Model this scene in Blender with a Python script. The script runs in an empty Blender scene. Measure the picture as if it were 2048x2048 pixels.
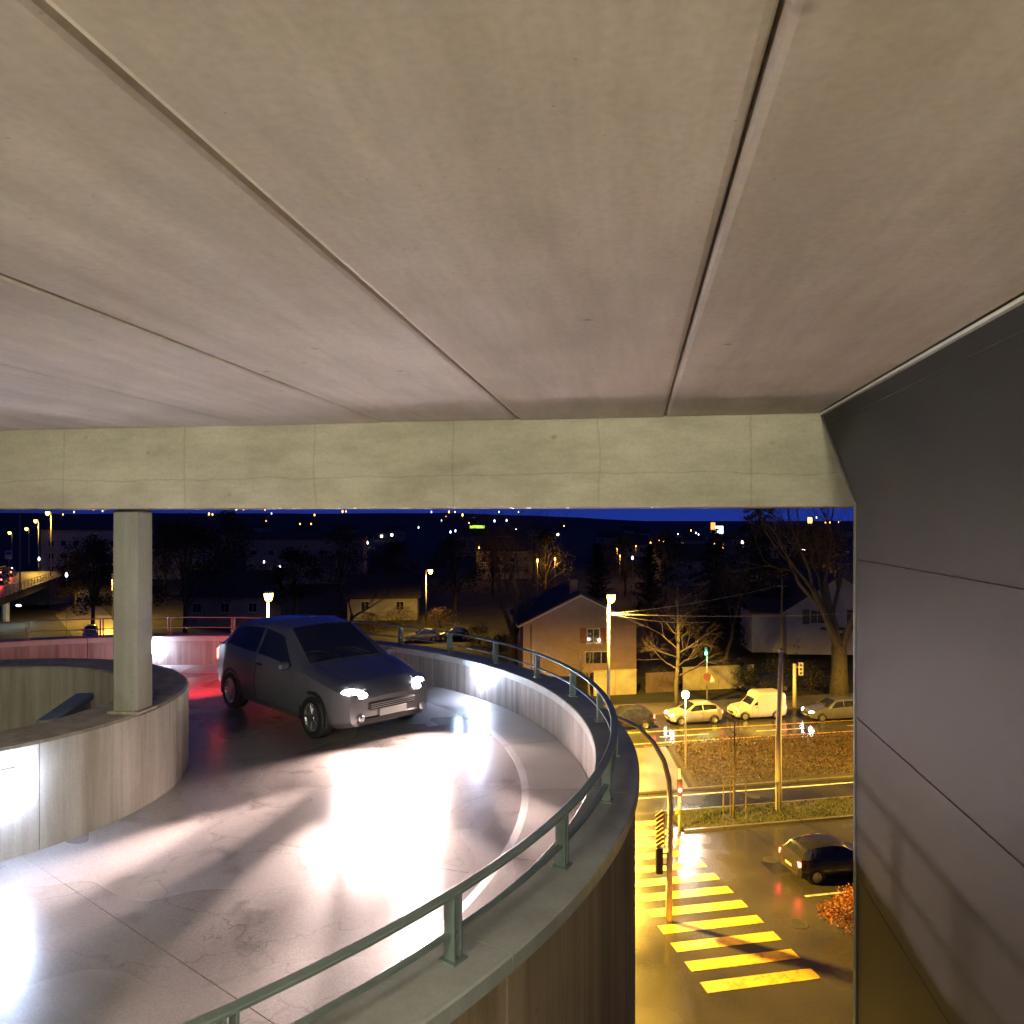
import bpy, math, random
from mathutils import Vector, Matrix, noise as mnoise
R = math.radians
random.seed(7)
sc = bpy.context.scene
col = sc.collection
EYE = 14.5                      # camera height above the street
# ------------------------------------------------------------------ camera
cd = bpy.data.cameras.new('camera'); cam = bpy.data.objects.new('camera', cd); col.objects.link(cam)
cam.location = (0, 0, EYE); cam.rotation_euler = (R(90), 0, 0)
cd.sensor_width = 36; cd.lens = 36 * 1550 / 2048; cd.shift_y = 16 / 2048
cd.clip_start = .05; cd.clip_end = 12000
sc.camera = cam
# ------------------------------------------------------------------ world, sun, exposure
w = bpy.data.worlds.new('World'); sc.world = w; w.use_nodes = True
nt = w.node_tree; nt.nodes.clear()
sky = nt.nodes.new('ShaderNodeTexSky'); sky.sky_type = 'NISHITA'; sky.sun_disc = False
sky.sun_elevation = R(-2.6); sky.sun_rotation = R(25); sky.altitude = 400; sky.ozone_density = 4.0
bg = nt.nodes.new('ShaderNodeBackground'); bg.inputs['Strength'].default_value = 0.09
wo = nt.nodes.new('ShaderNodeOutputWorld')
tcw = nt.nodes.new('ShaderNodeTexCoord'); mpw = nt.nodes.new('ShaderNodeMapping'); mpw.inputs['Location'].default_value = (0, 0, .30)   # even blue hour down to the horizon
nt.links.new(tcw.outputs['Generated'], mpw.inputs[0]); nt.links.new(mpw.outputs[0], sky.inputs[0])
tint = nt.nodes.new('ShaderNodeMix'); tint.data_type = 'RGBA'; tint.blend_type = 'MULTIPLY'; tint.inputs[0].default_value = 1; tint.inputs[7].default_value = (.35, .45, 1.0, 1)   # tungsten white balance
nt.links.new(sky.outputs[0], tint.inputs[6]); nt.links.new(tint.outputs[2], bg.inputs[0]); nt.links.new(bg.outputs[0], wo.inputs[0])
sl = bpy.data.lights.new('dusk_light', 'SUN'); sl.energy = 0.004; sl.angle = R(20); sl.color = (.55, .65, 1)
so = bpy.data.objects.new('dusk_light', sl); col.objects.link(so); so.rotation_euler = (R(50), 0, R(20))
vs = sc.view_settings
vs.view_transform = 'Standard'; vs.look = 'None'; vs.gamma = 1; vs.exposure = 3.55
sc.display_settings.display_device = 'sRGB'
cy = sc.cycles
cy.use_denoising = True; cy.max_bounces = 6; cy.diffuse_bounces = 4; cy.glossy_bounces = 3
cy.sample_clamp_indirect = 4.0; cy.caustics_reflective = False; cy.caustics_refractive = False
sc.render.engine = 'CYCLES'

# ================================================================== helpers
class MB:
    """collects geometry, becomes ONE mesh object"""
    def __init__(s): s.v = []; s.f = []
    def add(s, vs, fs):
        b = len(s.v); s.v += [tuple(p) for p in vs]; s.f += [tuple(i + b for i in q) for q in fs]; return s
    def box(s, c, d, rz=0, M=None):
        x, y, z = d[0] / 2, d[1] / 2, d[2] / 2
        ps = [Vector((i * x, j * y, k * z)) for k in (-1, 1) for j in (-1, 1) for i in (-1, 1)]
        Q = Matrix.Rotation(rz, 3, 'Z') if M is None else M
        ps = [Q @ p + Vector(c) for p in ps]
        return s.add(ps, [(0, 2, 3, 1), (4, 5, 7, 6), (0, 1, 5, 4), (2, 6, 7, 3), (0, 4, 6, 2), (1, 3, 7, 5)])
    def cbox(s, c, d, b=.02, rz=0):
        """box with chamfered edges"""
        x, y, z = d[0] / 2, d[1] / 2, d[2] / 2
        Q = Matrix.Rotation(rz, 3, 'Z'); C = Vector(c)
        def ring(ix, iy, zz):
            return [Q @ Vector(p) + C for p in ((-ix + b, -iy, zz), (ix - b, -iy, zz), (ix, -iy + b, zz), (ix, iy - b, zz), (ix - b, iy, zz), (-ix + b, iy, zz), (-ix, iy - b, zz), (-ix, -iy + b, zz))]
        rs = [ring(x - b, y - b, -z), ring(x, y, -z + b), ring(x, y, z - b), ring(x - b, y - b, z)]
        return s.loft(rs, caps=True)
    def loft(s, rings, caps=True, closed=True):
        n = len(rings[0]); vs = [p for r in rings for p in r]; fs = []
        for k in range(len(rings) - 1):
            for i in range(n if closed else n - 1):
                j = (i + 1) % n
                fs.append((k * n + i, k * n + j, (k + 1) * n + j, (k + 1) * n + i))
        if caps: fs += [tuple(range(n - 1, -1, -1)), tuple((len(rings) - 1) * n + i for i in range(n))]
        return s.add(vs, fs)
    def tube(s, pts, rad, n=8, caps=True):
        pts = [Vector(p) for p in pts]
        if not hasattr(rad, '__len__'): rad = [rad] * len(pts)
        rings = []; up = None
        for i, p in enumerate(pts):
            d = (pts[min(i + 1, len(pts) - 1)] - pts[max(i - 1, 0)]).normalized()
            if up is None: up = Vector((1, 0, 0)) if abs(d.x) < .8 else Vector((0, 1, 0))
            a = d.cross(up).normalized(); up = a.cross(d).normalized()
            rings.append([p + rad[i] * (math.cos(2 * math.pi * k / n) * a + math.sin(2 * math.pi * k / n) * up) for k in range(n)])
        return s.loft(rings, caps)
    def prism(s, poly, z0, z1):
        return s.loft([[(x, y, z0) for x, y in poly], [(x, y, z1) for x, y in poly]])
    def lathe(s, prof, n=12, c=(0, 0, 0)):
        return s.loft([[(c[0] + r * math.cos(2 * math.pi * k / n), c[1] + r * math.sin(2 * math.pi * k / n), c[2] + z) for k in range(n)] for r, z in prof])
    def ring(s, prof, C, a0, a1, n):
        """closed profile [(r, z)...] swept round centre C from a0 to a1 (degrees)"""
        return s.loft([[(C[0] + r * math.cos(R(a0 + (a1 - a0) * k / n)), C[1] + r * math.sin(R(a0 + (a1 - a0) * k / n)), z) for r, z in prof] for k in range(n + 1)])
    def build(s, name, m, parent=None, smooth=False, loc=None):
        me = bpy.data.meshes.new(name); me.from_pydata(s.v, [], s.f); me.update()
        if smooth:
            me.polygons.foreach_set('use_smooth', [True] * len(me.polygons))
        if m: me.materials.append(m)
        o = bpy.data.objects.new(name, me); col.objects.link(o)
        if parent: o.parent = parent
        if loc: o.location = loc
        return o

def fixn(o):
    import bmesh
    bm = bmesh.new(); bm.from_mesh(o.data); bmesh.ops.recalc_face_normals(bm, faces=bm.faces); bm.to_mesh(o.data); bm.free(); return o
def tag(o, label=None, cat=None, group=None, kind=None):
    if label: o['label'] = label
    if cat: o['category'] = cat
    if group: o['group'] = group
    if kind: o['kind'] = kind
    return o
def thing(name, label, cat, loc=(0, 0, 0), rz=0, group=None):
    o = bpy.data.objects.new(name, None); col.objects.link(o); o.empty_display_size = .2
    o.location = loc; o.rotation_euler = (0, 0, rz)
    return tag(o, label, cat, group)
def copy_tree(o, parent=None):
    c = o.copy(); col.objects.link(c); c.parent = parent
    for ch in [x for x in bpy.data.objects if x.parent == o and x.type != 'LIGHT']: copy_tree(ch, c)
    return c
def part(mb, name, m, parent, smooth=False, loc=None): return mb.build(name, m, parent, smooth, loc)
def lamp(kind, name, parent, loc, energy, color, size=.1, rot=None, **k):
    l = bpy.data.lights.new(name, kind); l.energy = energy; l.color = color
    if kind in ('POINT', 'SPOT'): l.shadow_soft_size = size
    for a, b in k.items(): setattr(l, a, b)
    o = bpy.data.objects.new(name, l); col.objects.link(o); o.parent = parent; o.location = loc
    if rot: o.rotation_euler = rot
    return o
def at(px, py, Y):
    """world point at forward distance Y seen in direction (px, py) of the 2048 px photograph"""
    return Vector(((px - 1024) / 1550 * Y, Y, EYE - (py - 1040) / 1550 * Y))
def gx(px, Y): return (px - 1024) / 1550 * Y

# ------------------------------------------------------------------ materials
def nodes(name):
    m = bpy.data.materials.new(name); m.use_nodes = True; t = m.node_tree
    return m, t, t.nodes['Principled BSDF']
def N(t, typ, **k):
    n = t.nodes.new(typ)
    for a, b in k.items():
        if a in n.inputs.keys(): n.inputs[a].default_value = b
        else: setattr(n, a, b)
    return n
def rgba(c): return (c[0], c[1], c[2], 1)
def coords(t, scale=(1, 1, 1), src='Object'):
    tc = N(t, 'ShaderNodeTexCoord'); mp = N(t, 'ShaderNodeMapping'); mp.inputs['Scale'].default_value = scale
    t.links.new(tc.outputs[src], mp.inputs[0]); return mp
def ramp(t, fac, stops):
    r = N(t, 'ShaderNodeValToRGB'); e = r.color_ramp.elements
    e[0].position, e[0].color = stops[0][0], rgba(stops[0][1]); e[1].position, e[1].color = stops[-1][0], rgba(stops[-1][1])
    for p, c in stops[1:-1]:
        k = e.new(p); k.color = rgba(c)
    t.links.new(fac, r.inputs[0]); return r
def mix(t, a, b, fac, mode='MIX'):
    m = N(t, 'ShaderNodeMix', data_type='RGBA', blend_type=mode)
    for s, v in ((6, a), (7, b), (0, fac)):
        if isinstance(v, (int, float)): m.inputs[s].default_value = v
        elif isinstance(v, tuple): m.inputs[s].default_value = rgba(v)
        else: t.links.new(v, m.inputs[s])
    return m.outputs[2]
def mat(name, c, rough=.6, var=.25, scale=3, bump=0, bscale=60, metal=0, stretch=(1, 1, 1), coat=0):
    """base colour broken up by two noises, optional fine relief"""
    m, t, b = nodes(name); mp = coords(t, stretch)
    n1 = N(t, 'ShaderNodeTexNoise', Scale=scale, Detail=6.0); t.links.new(mp.outputs[0], n1.inputs['Vector'])
    d = tuple(x * (1 - var) for x in c); l = tuple(min(1, x * (1 + var * .7)) for x in c)
    r = ramp(t, n1.outputs[0], [(.3, d), (.7, l)]); t.links.new(r.outputs[0], b.inputs['Base Color'])
    b.inputs['Roughness'].default_value = rough; b.inputs['Metallic'].default_value = metal
    b.inputs['Coat Weight'].default_value = coat
    if bump:
        n2 = N(t, 'ShaderNodeTexNoise', Scale=bscale, Detail=4.0); t.links.new(mp.outputs[0], n2.inputs['Vector'])
        bp = N(t, 'ShaderNodeBump', Strength=bump, Distance=.01); t.links.new(n2.outputs[0], bp.inputs['Height']); t.links.new(bp.outputs[0], b.inputs['Normal'])
    return m
def emit(name, c, s, sample=True):
    m, t, b = nodes(name); b.inputs['Base Color'].default_value = rgba(tuple(.8 * x for x in c))
    b.inputs['Emission Color'].default_value = rgba(c); b.inputs['Emission Strength'].default_value = s
    if not sample: m.cycles.emission_sampling = 'NONE'
    return m
def concrete(name, base, stretch, streak=.3, rough=.8, spots=.25, lines=None, bump=.12):
    """cast concrete: cloudy tone, long stains along one axis, pores, formwork lines"""
    m, t, b = nodes(name); mp = coords(t)
    big = N(t, 'ShaderNodeTexNoise', Scale=.7, Detail=5.0, Roughness=.6); t.links.new(mp.outputs[0], big.inputs['Vector'])
    st = coords(t, stretch); stn = N(t, 'ShaderNodeTexNoise', Scale=1.0, Detail=7.0, Roughness=.62); t.links.new(st.outputs[0], stn.inputs['Vector'])
    d = tuple(x * .84 for x in base); l = tuple(min(1, x * 1.10) for x in base)
    c1 = ramp(t, big.outputs[0], [(.32, d), (.68, l)]).outputs[0]
    s = ramp(t, stn.outputs[0], [(.35, (1 - streak, 1 - streak * 1.05, 1 - streak * 1.2)), (.6, (1, 1, 1)), (.75, (1.08, 1.07, 1.05))]).outputs[0]
    c2 = mix(t, c1, s, 1.0, 'MULTIPLY')
    fine = N(t, 'ShaderNodeTexNoise', Scale=38.0, Detail=3.0); t.links.new(mp.outputs[0], fine.inputs['Vector'])
    c3 = mix(t, c2, ramp(t, fine.outputs[0], [(.3, (.93, .93, .92)), (.65, (1.03, 1.03, 1.03))]).outputs[0], 1.0, 'MULTIPLY')
    vo = N(t, 'ShaderNodeTexVoronoi', Scale=2.3); t.links.new(mp.outputs[0], vo.inputs['Vector'])
    sp = ramp(t, vo.outputs['Distance'], [(.02, (1 - spots, 1 - spots * 1.1, 1 - spots * 1.25)), (.07, (1, 1, 1))]).outputs[0]
    c4 = mix(t, c3, sp, 1.0, 'MULTIPLY')
    po = N(t, 'ShaderNodeTexVoronoi', Scale=11.0); t.links.new(mp.outputs[0], po.inputs['Vector'])
    c4 = mix(t, c4, ramp(t, po.outputs['Distance'], [(.03, (.55, .52, .48)), (.07, (1, 1, 1))]).outputs[0], .6, 'MULTIPLY')
    st2 = coords(t, tuple(q * 4.0 for q in stretch)); s2 = N(t, 'ShaderNodeTexNoise', Scale=1.0, Detail=5.0, Roughness=.7); t.links.new(st2.outputs[0], s2.inputs['Vector'])
    c4 = mix(t, c4, ramp(t, s2.outputs[0], [(.34, (.90, .89, .875)), (.60, (1, 1, 1))]).outputs[0], .42, 'MULTIPLY')
    if lines:                                   # [(axis index, spacing, offset, width)] formwork / day joints
        sep = N(t, 'ShaderNodeSeparateXYZ'); tc = N(t, 'ShaderNodeTexCoord')
        wob = N(t, 'ShaderNodeTexNoise', Scale=1.3, Detail=4.0); t.links.new(tc.outputs['Object'], wob.inputs['Vector'])
        t.links.new(tc.outputs['Object'], sep.inputs[0])
        for ax, spc, off, wd in lines:
            a = N(t, 'ShaderNodeMath', operation='MULTIPLY_ADD'); t.links.new(wob.outputs[0], a.inputs[0]); a.inputs[1].default_value = .16; t.links.new(sep.outputs[ax], a.inputs[2])
            pp = N(t, 'ShaderNodeMath', operation='PINGPONG'); o2 = N(t, 'ShaderNodeMath', operation='ADD'); o2.inputs[1].default_value = off
            t.links.new(a.outputs[0], o2.inputs[0]); t.links.new(o2.outputs[0], pp.inputs[0]); pp.inputs[1].default_value = spc / 2
            lr = ramp(t, pp.outputs[0], [(0.0, (.62, .6, .55)), (wd, (1, 1, 1))]).outputs[0]
            c4 = mix(t, c4, lr, .55, 'MULTIPLY')
    t.links.new(c4, b.inputs['Base Color'])
    b.inputs['Roughness'].default_value = rough
    bp = N(t, 'ShaderNodeBump', Strength=bump, Distance=.01); t.links.new(fine.outputs[0], bp.inputs['Height']); t.links.new(bp.outputs[0], b.inputs['Normal'])
    return m
def wet(name, c, r0=.08, r1=.42, scale=.6, bump=.05, bscale=90, var=.3):
    """wet paving: puddled gloss over a dark rough base"""
    m, t, b = nodes(name); mp = coords(t)
    n = N(t, 'ShaderNodeTexNoise', Scale=scale, Detail=2.5, Roughness=.45); t.links.new(mp.outputs[0], n.inputs['Vector'])
    f = N(t, 'ShaderNodeTexNoise', Scale=bscale, Detail=3.0); t.links.new(mp.outputs[0], f.inputs['Vector'])
    cc = ramp(t, n.outputs[0], [(.3, tuple(x * (1 - var) for x in c)), (.7, tuple(x * (1 + var) for x in c))]).outputs[0]
    cc = mix(t, cc, ramp(t, f.outputs[0], [(.3, (.75,) * 3), (.7, (1.15,) * 3)]).outputs[0], 1.0, 'MULTIPLY')
    t.links.new(cc, b.inputs['Base Color'])
    t.links.new(ramp(t, n.outputs[0], [(.2, (r0,) * 3), (.8, (r1,) * 3)]).outputs[0], b.inputs['Roughness'])
    bp = N(t, 'ShaderNodeBump', Strength=bump, Distance=.01); t.links.new(f.outputs[0], bp.inputs['Height']); t.links.new(bp.outputs[0], b.inputs['Normal'])
    return m

M = {}
M['ceil'] = concrete('ceiling_concrete', (.69, .60, .50), (2.6, .3, 1), streak=.17, spots=.35, bump=.04)
M['beam'] = concrete('beam_concrete', (.46, .43, .345), (1.2, .6, 3.5), streak=.22, spots=.35, lines=[(0, 1.32, .25, .012), (2, .9, .42, .01)])
M['para'] = concrete('parapet_concrete', (.235, .20, .175), (9, 9, .35), streak=.5, rough=.55, spots=.15)
M['parao'] = concrete('outer_face_concrete', (.33, .23, .15), (5, 5, .2), streak=.35, rough=.8)
M['coping'] = concrete('coping_concrete', (.33, .33, .32), (1.5, 1.5, 1), streak=.25, rough=.5)
M['inner'] = concrete('inner_wall_concrete', (.40, .36, .31), (6, 6, .3), streak=.35, rough=.7)
M['col'] = concrete('column_concrete', (.31, .30, .25), (5, 5, .4), streak=.2)
M['floor'] = concrete('floor_concrete', (.25, .24, .23), (1, 1, 1), streak=.2)
M['deck'] = wet('wet_ramp_concrete', (.21, .19, .178), .20, .36, .45, .10, 70, .12)
def deck_wear():
    # tyre-polished tracks and oil drips on the ramp concrete
    m = M['deck']; t = m.node_tree; b = t.nodes['Principled BSDF']; old = b.inputs['Base Color'].links[0].from_socket
    tc = N(t, 'ShaderNodeTexCoord'); sub = N(t, 'ShaderNodeVectorMath', operation='SUBTRACT'); sub.inputs[1].default_value = (-6.61, 8.73, 0); mul = N(t, 'ShaderNodeVectorMath', operation='MULTIPLY'); mul.inputs[1].default_value = (1, 1, 0); ln = N(t, 'ShaderNodeVectorMath', operation='LENGTH')
    t.links.new(tc.outputs['Object'], sub.inputs[0]); t.links.new(sub.outputs[0], mul.inputs[0]); t.links.new(mul.outputs[0], ln.inputs[0])
    nz = N(t, 'ShaderNodeTexNoise', Scale=1.6, Detail=4.0); t.links.new(tc.outputs['Object'], nz.inputs['Vector'])
    ad = N(t, 'ShaderNodeMath', operation='MULTIPLY_ADD'); t.links.new(nz.outputs[0], ad.inputs[0]); ad.inputs[1].default_value = .35; t.links.new(ln.outputs['Value'], ad.inputs[2])
    mr = N(t, 'ShaderNodeMapRange'); mr.inputs['From Min'].default_value = 2.6; mr.inputs['From Max'].default_value = 7.6; t.links.new(ad.outputs[0], mr.inputs['Value'])
    tr = ramp(t, mr.outputs[0], [(.0, (.8,) * 3), (.10, (1.0,) * 3), (.27, (1.0,) * 3), (.34, (.68,) * 3), (.42, (1.05,) * 3), (.56, (1.05,) * 3), (.63, (.70,) * 3), (.71, (1.0,) * 3), (1.0, (.9,) * 3)])
    c = mix(t, old, tr.outputs[0], .85, 'MULTIPLY')
    vo = N(t, 'ShaderNodeTexNoise', Scale=2.6, Detail=2.0); t.links.new(tc.outputs['Object'], vo.inputs['Vector'])
    c = mix(t, c, ramp(t, vo.outputs[0], [(.60, (1, 1, 1)), (.72, (.55, .53, .5))]).outputs[0], .8, 'MULTIPLY')
    cr = N(t, 'ShaderNodeTexVoronoi', feature='DISTANCE_TO_EDGE', Scale=.55); wv = N(t, 'ShaderNodeVectorMath', operation='ADD'); n3 = N(t, 'ShaderNodeTexNoise', Scale=2.2, Detail=5.0); t.links.new(tc.outputs['Object'], n3.inputs['Vector'])
    t.links.new(tc.outputs['Object'], wv.inputs[0]); t.links.new(n3.outputs['Color'], wv.inputs[1]); t.links.new(wv.outputs[0], cr.inputs['Vector'])
    c = mix(t, c, ramp(t, cr.outputs['Distance'], [(.0, (.45,) * 3), (.008, (1, 1, 1))]).outputs[0], .7, 'MULTIPLY')
    t.links.new(c, b.inputs['Base Color'])
deck_wear()
M['kerb'] = wet('damp_kerb_concrete', (.22, .20, .185), .3, .5, 1.2, .08)
M['rail'] = mat('green_painted_steel', (.135, .17, .16), .42, .2, 6, .05, 80)
M['dark'] = mat('dark_rubber', (.012, .012, .013), .7, .3)
M['white_metal'] = mat('lamp_housing_grey', (.35, .36, .37), .4, .1)
M['asphalt'] = wet('wet_asphalt', (.045, .042, .040), .10, .38, .25, .12, 25)
M['busl'] = wet('wet_dark_lane', (.022, .021, .024), .12, .40, .3, .10, 25)
M['pave'] = wet('wet_pavement', (.11, .10, .09), .25, .55, .5, .08, 30)
M['yellow'] = wet('yellow_road_paint', (.62, .36, .03), .25, .5, 1.5, .05, 40, .18)
def worn(m, c):
    t = m.node_tree; b = t.nodes['Principled BSDF']; old = b.inputs['Base Color'].links[0].from_socket; tc = N(t, 'ShaderNodeTexCoord')
    n = N(t, 'ShaderNodeTexNoise', Scale=3.2, Detail=9.0, Roughness=.75); t.links.new(tc.outputs['Object'], n.inputs['Vector'])
    t.links.new(mix(t, old, c, ramp(t, n.outputs[0], [(.50, (0, 0, 0)), (.66, (.8, .8, .8))]).outputs[0]), b.inputs['Base Color'])
M['paint'] = wet('white_road_paint', (.60, .58, .52), .25, .5, 1.5, .05, 40, .18)
worn(M['yellow'], (.06, .055, .045)); worn(M['paint'], (.06, .055, .05))
M['soil'] = mat('soil', (.030, .024, .016), .9, .4, 2, .3, 12)
M['ground'] = mat('dark_ground', (.022, .022, .017), .9, .55, .35)
M['grass'] = mat('grass_blades', (.055, .075, .020), .7, .35, 1.2)
M['hedge'] = mat('brown_leaves', (.085, .042, .014), .7, .4, 1.5)
M['orange_leaf'] = mat('orange_leaves', (.32, .09, .02), .7, .3, 1.5)
M['bark'] = mat('bark', (.10, .085, .060), .85, .35, 5, .5, 20)
M['twig'] = mat('twig_bark', (.085, .065, .045), .85, .3, 5)
M['needle'] = mat('needles', (.018, .030, .016), .8, .4, .8)
M['leafdark'] = mat('evergreen_leaves', (.030, .034, .016), .7, .4, .8)
M['brush'] = mat('brown_brush', (.055, .032, .022), .85, .4, .8)
M['cream'] = mat('cream_painted_steel', (.62, .58, .46), .5, .12, 2)
M['pole'] = mat('galvanised_steel', (.30, .29, .27), .5, .2, 4)
M['hpink'] = mat('pink_render', (.30, .215, .195), .9, .12, 1.2, .15, 25)
M['hwhite'] = mat('white_render', (.50, .47, .44), .9, .12, 1.0, .15, 25)
M['hgrey'] = mat('grey_render', (.28, .27, .27), .9, .2, .8, .15, 20)
M['roof'] = mat('dark_roof_tiles', (.055, .045, .045), .8, .3, 2)
M['frame'] = mat('window_frame_white', (.55, .54, .52), .5, .05)
M['shutter'] = mat('dark_shutter', (.05, .055, .05), .6, .2)
M['redshut'] = mat('red_shutter', (.20, .06, .045), .6, .2)
def glassmat(name, c=(.02, .022, .028), rough=.06):
    m, t, b = nodes(name); n = N(t, 'ShaderNodeTexNoise', Scale=2.0); cc = coords(t); t.links.new(cc.outputs[0], n.inputs['Vector'])
    r = ramp(t, n.outputs[0], [(.3, tuple(x * .7 for x in c)), (.7, tuple(x * 1.3 for x in c))]); t.links.new(r.outputs[0], b.inputs['Base Color'])
    b.inputs['Roughness'].default_value = rough; b.inputs['Specular IOR Level'].default_value = .8
    return m
M['glass'] = glassmat('dark_window_glass')
M['wall_green'] = mat('stained_garden_wall', (.34, .31, .20), .9, .35, .9, .2, 15)
M['gate'] = mat('brown_gate', (.10, .065, .04), .7, .2, 2)
M['silver'] = mat('silver_car_paint', (.42, .40, .36), .28, .06, 2, metal=.3, coat=.6)
M['whitecar'] = mat('white_car_paint', (.62, .58, .50), .3, .05, 2, coat=.5)
M['darkcar'] = mat('dark_grey_car_paint', (.035, .035, .042), .25, .1, 2, metal=.3, coat=.8)
M['greycar'] = mat('grey_car_paint', (.16, .16, .17), .28, .06, 2, metal=.4, coat=.7)
M['chrome'] = mat('rim_metal', (.45, .45, .46), .3, .1, 4, metal=.9)
M['black'] = mat('black_plastic', (.02, .02, .02), .45, .2)
M['plate'] = mat('number_plate', (.32, .32, .31), .4, .05)
M['redlens'] = mat('red_lens', (.25, .01, .01), .2, .1)
M['head'] = emit('headlight_glow', (1, .93, .88), 60, False)
M['tail'] = emit('tail_light_glow', (1, .05, .03), 3, False)
M['sodium'] = emit('sodium_lamp_glow', (1, .58, .05), 3, False)
M['ledw'] = emit('cold_lamp_glow', (.62, .72, 1), 30, False)
M['warmw'] = emit('warm_white_glow', (1, .8, .5), 2, False)
M['green'] = emit('green_signal_glow', (.1, 1, .55), 5, False)
M['red'] = emit('red_signal_glow', (1, .06, .03), 5, False)
M['farO'] = emit('far_orange_glow', (1, .42, .07), .8, False)
M['farW'] = emit('far_white_glow', (.75, .83, 1), .6, False)
M['farG'] = emit('far_green_glow', (.45, 1, .05), .2, False)
M['farS'] = emit('far_sign_orange', (1, .22, .06), .3, False)
M['farSW'] = emit('far_sign_white', (.85, 1, .9), .3, False)
M['tube'] = emit('fluorescent_glow', (1, .95, .68), 140)
def cladding():
    m, t, b = nodes('dark_metal_cladding'); mp = coords(t)
    n = N(t, 'ShaderNodeTexNoise', Scale=1.1, Detail=5.0); t.links.new(mp.outputs[0], n.inputs['Vector'])
    t.links.new(ramp(t, n.outputs[0], [(.3, (.017, .0168, .016)), (.7, (.024, .0235, .0222))]).outputs[0], b.inputs['Base Color'])
    b.inputs['Metallic'].default_value = .1; b.inputs['Roughness'].default_value = .62; b.inputs['Specular IOR Level'].default_value = .2
    wv = N(t, 'ShaderNodeTexWave', wave_type='BANDS', bands_direction='Z', Scale=26.0, Distortion=.0); t.links.new(mp.outputs[0], wv.inputs['Vector'])
    bp = N(t, 'ShaderNodeBump', Strength=.10, Distance=.002); t.links.new(wv.outputs[0], bp.inputs['Height']); t.links.new(bp.outputs[0], b.inputs['Normal'])
    return m
M['clad'] = cladding()

# ================================================================== ground and street
s_ang = math.atan2(.199, .98)
def SF(u, v): return (u * .98 - v * .199, u * .199 + v * .98)      # street frame: u along the street, v away from the garage
def quad_sheet(name, uv, z, m, kind='structure', parent=None, sub=1):
    mb = MB(); ps = [SF(u, v) for u, v in uv]
    mb.prism(ps, z - .02, z)
    o = mb.build(name, m, parent); fixn(o)
    return tag(o, kind=kind) if not parent else o
gm = MB(); gm.add([(-9000, -300, -.02), (9000, -300, -.02), (9000, 11000, -.02), (-9000, 11000, -.02)], [(0, 1, 2, 3)])
tag(gm.build('ground', M['ground']), kind='structure')
road_near = quad_sheet('road_surface', [(-60, 12), (90, 12), (90, 33.6), (-60, 33.6)], .004, M['asphalt'])
road_lane = quad_sheet('bus_lane_surface', [(-60, 36.1), (90, 36.1), (90, 38.7), (-60, 38.7)], .004, M['busl'])
road_far = quad_sheet('far_road_surface', [(-60, 46.7), (90, 46.7), (90, 54.0), (-60, 54.0)], .004, M['asphalt'])
quad_sheet('pavement', [(-60, 54.16), (90, 54.16), (90, 57.5), (-60, 57.5)], .12, M['pave'])
quad_sheet('traffic_island', [(-60, 39.0), (17.6, 39.0), (19.4, 46.4), (-60, 46.4)], .10, M['pave'])
quad_sheet('crossing_link', [(10.2, 33.6), (15.0, 33.6), (15.0, 36.1), (10.2, 36.1)], .003, M['asphalt'])
def kerbs(name, u0, u1, v, parent=None):
    o = tag(bpy.data.objects.new(name, None), kind='structure'); col.objects.link(o)
    mb = MB(); mb.box((0, 0, .06), (1.96, .15, .12)); 
    proto = None; u = u0
    while u < u1:
        x, y = SF(u + 1, v)
        if proto is None: k = proto = mb.build('kerb_stone', M['pave'], o)
        else: k = proto.copy(); col.objects.link(k)
        k.location = (x, y, 0); k.rotation_euler = (0, 0, s_ang); u += 2
kerbs('kerb_line', 4, 60, 54.08); kerbs('kerb_line', 14, 50, 38.85); kerbs('kerb_line', 18, 54, 46.55); kerbs('kerb_line', 15, 51, 33.68); kerbs('kerb_line', 15, 51, 36.02)
def line(v, u0, u1, wd, parent, m):
    mb = MB(); mb.prism([SF(u0, v - wd / 2), SF(u1, v - wd / 2), SF(u1, v + wd / 2), SF(u0, v + wd / 2)], .006, .012)
    o = mb.build('lane_line', m, parent); return fixn(o)
line(50.1, 6, 90, .16, road_far, M['yellow']); line(47.5, 12, 90, .16, road_far, M['yellow'])
for k in range(7): line(48.8, 20 + k * 7, 23.5 + k * 7, .13, road_far, M['paint'])
line(38.2, 6, 90, .12, road_lane, M['paint'])
for k in range(12):
    v = 35.0 - k * 1.15
    mb = MB(); mb.prism([SF(10.6, v - .28), SF(14.45, v - .28), SF(14.45, v + .28), SF(10.6, v + .28)], .008, .014)
    fixn(mb.build('crossing_stripe', M['yellow'], road_near))
for k in range(6): line(27.0, 17 + k * 6, 20 + k * 6, .13, road_near, M['paint'])
for u_, v_ in ((17.4, 30.2), (15.6, 25.2), (20.5, 37.3), (22.0, 51.2)):
    mc_ = MB(); x_, y_ = SF(u_, v_); mc_.lathe([(.34, .0), (.34, .012), (.31, .014), (.30, .009), (.02, .009)], 20, (x_, y_, .004))
    mc_.build('manhole_cover', M['dark'], road_near if v_ < 33 else road_far)
    for q_ in range(5): mm = MB(); mm.box((x_, y_ + (q_ - 2) * .11, .0155), (.5 - abs(q_ - 2) * .12, .03, .006)); mm.build('manhole_rib', M['dark'], road_near if v_ < 33 else road_far)
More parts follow.
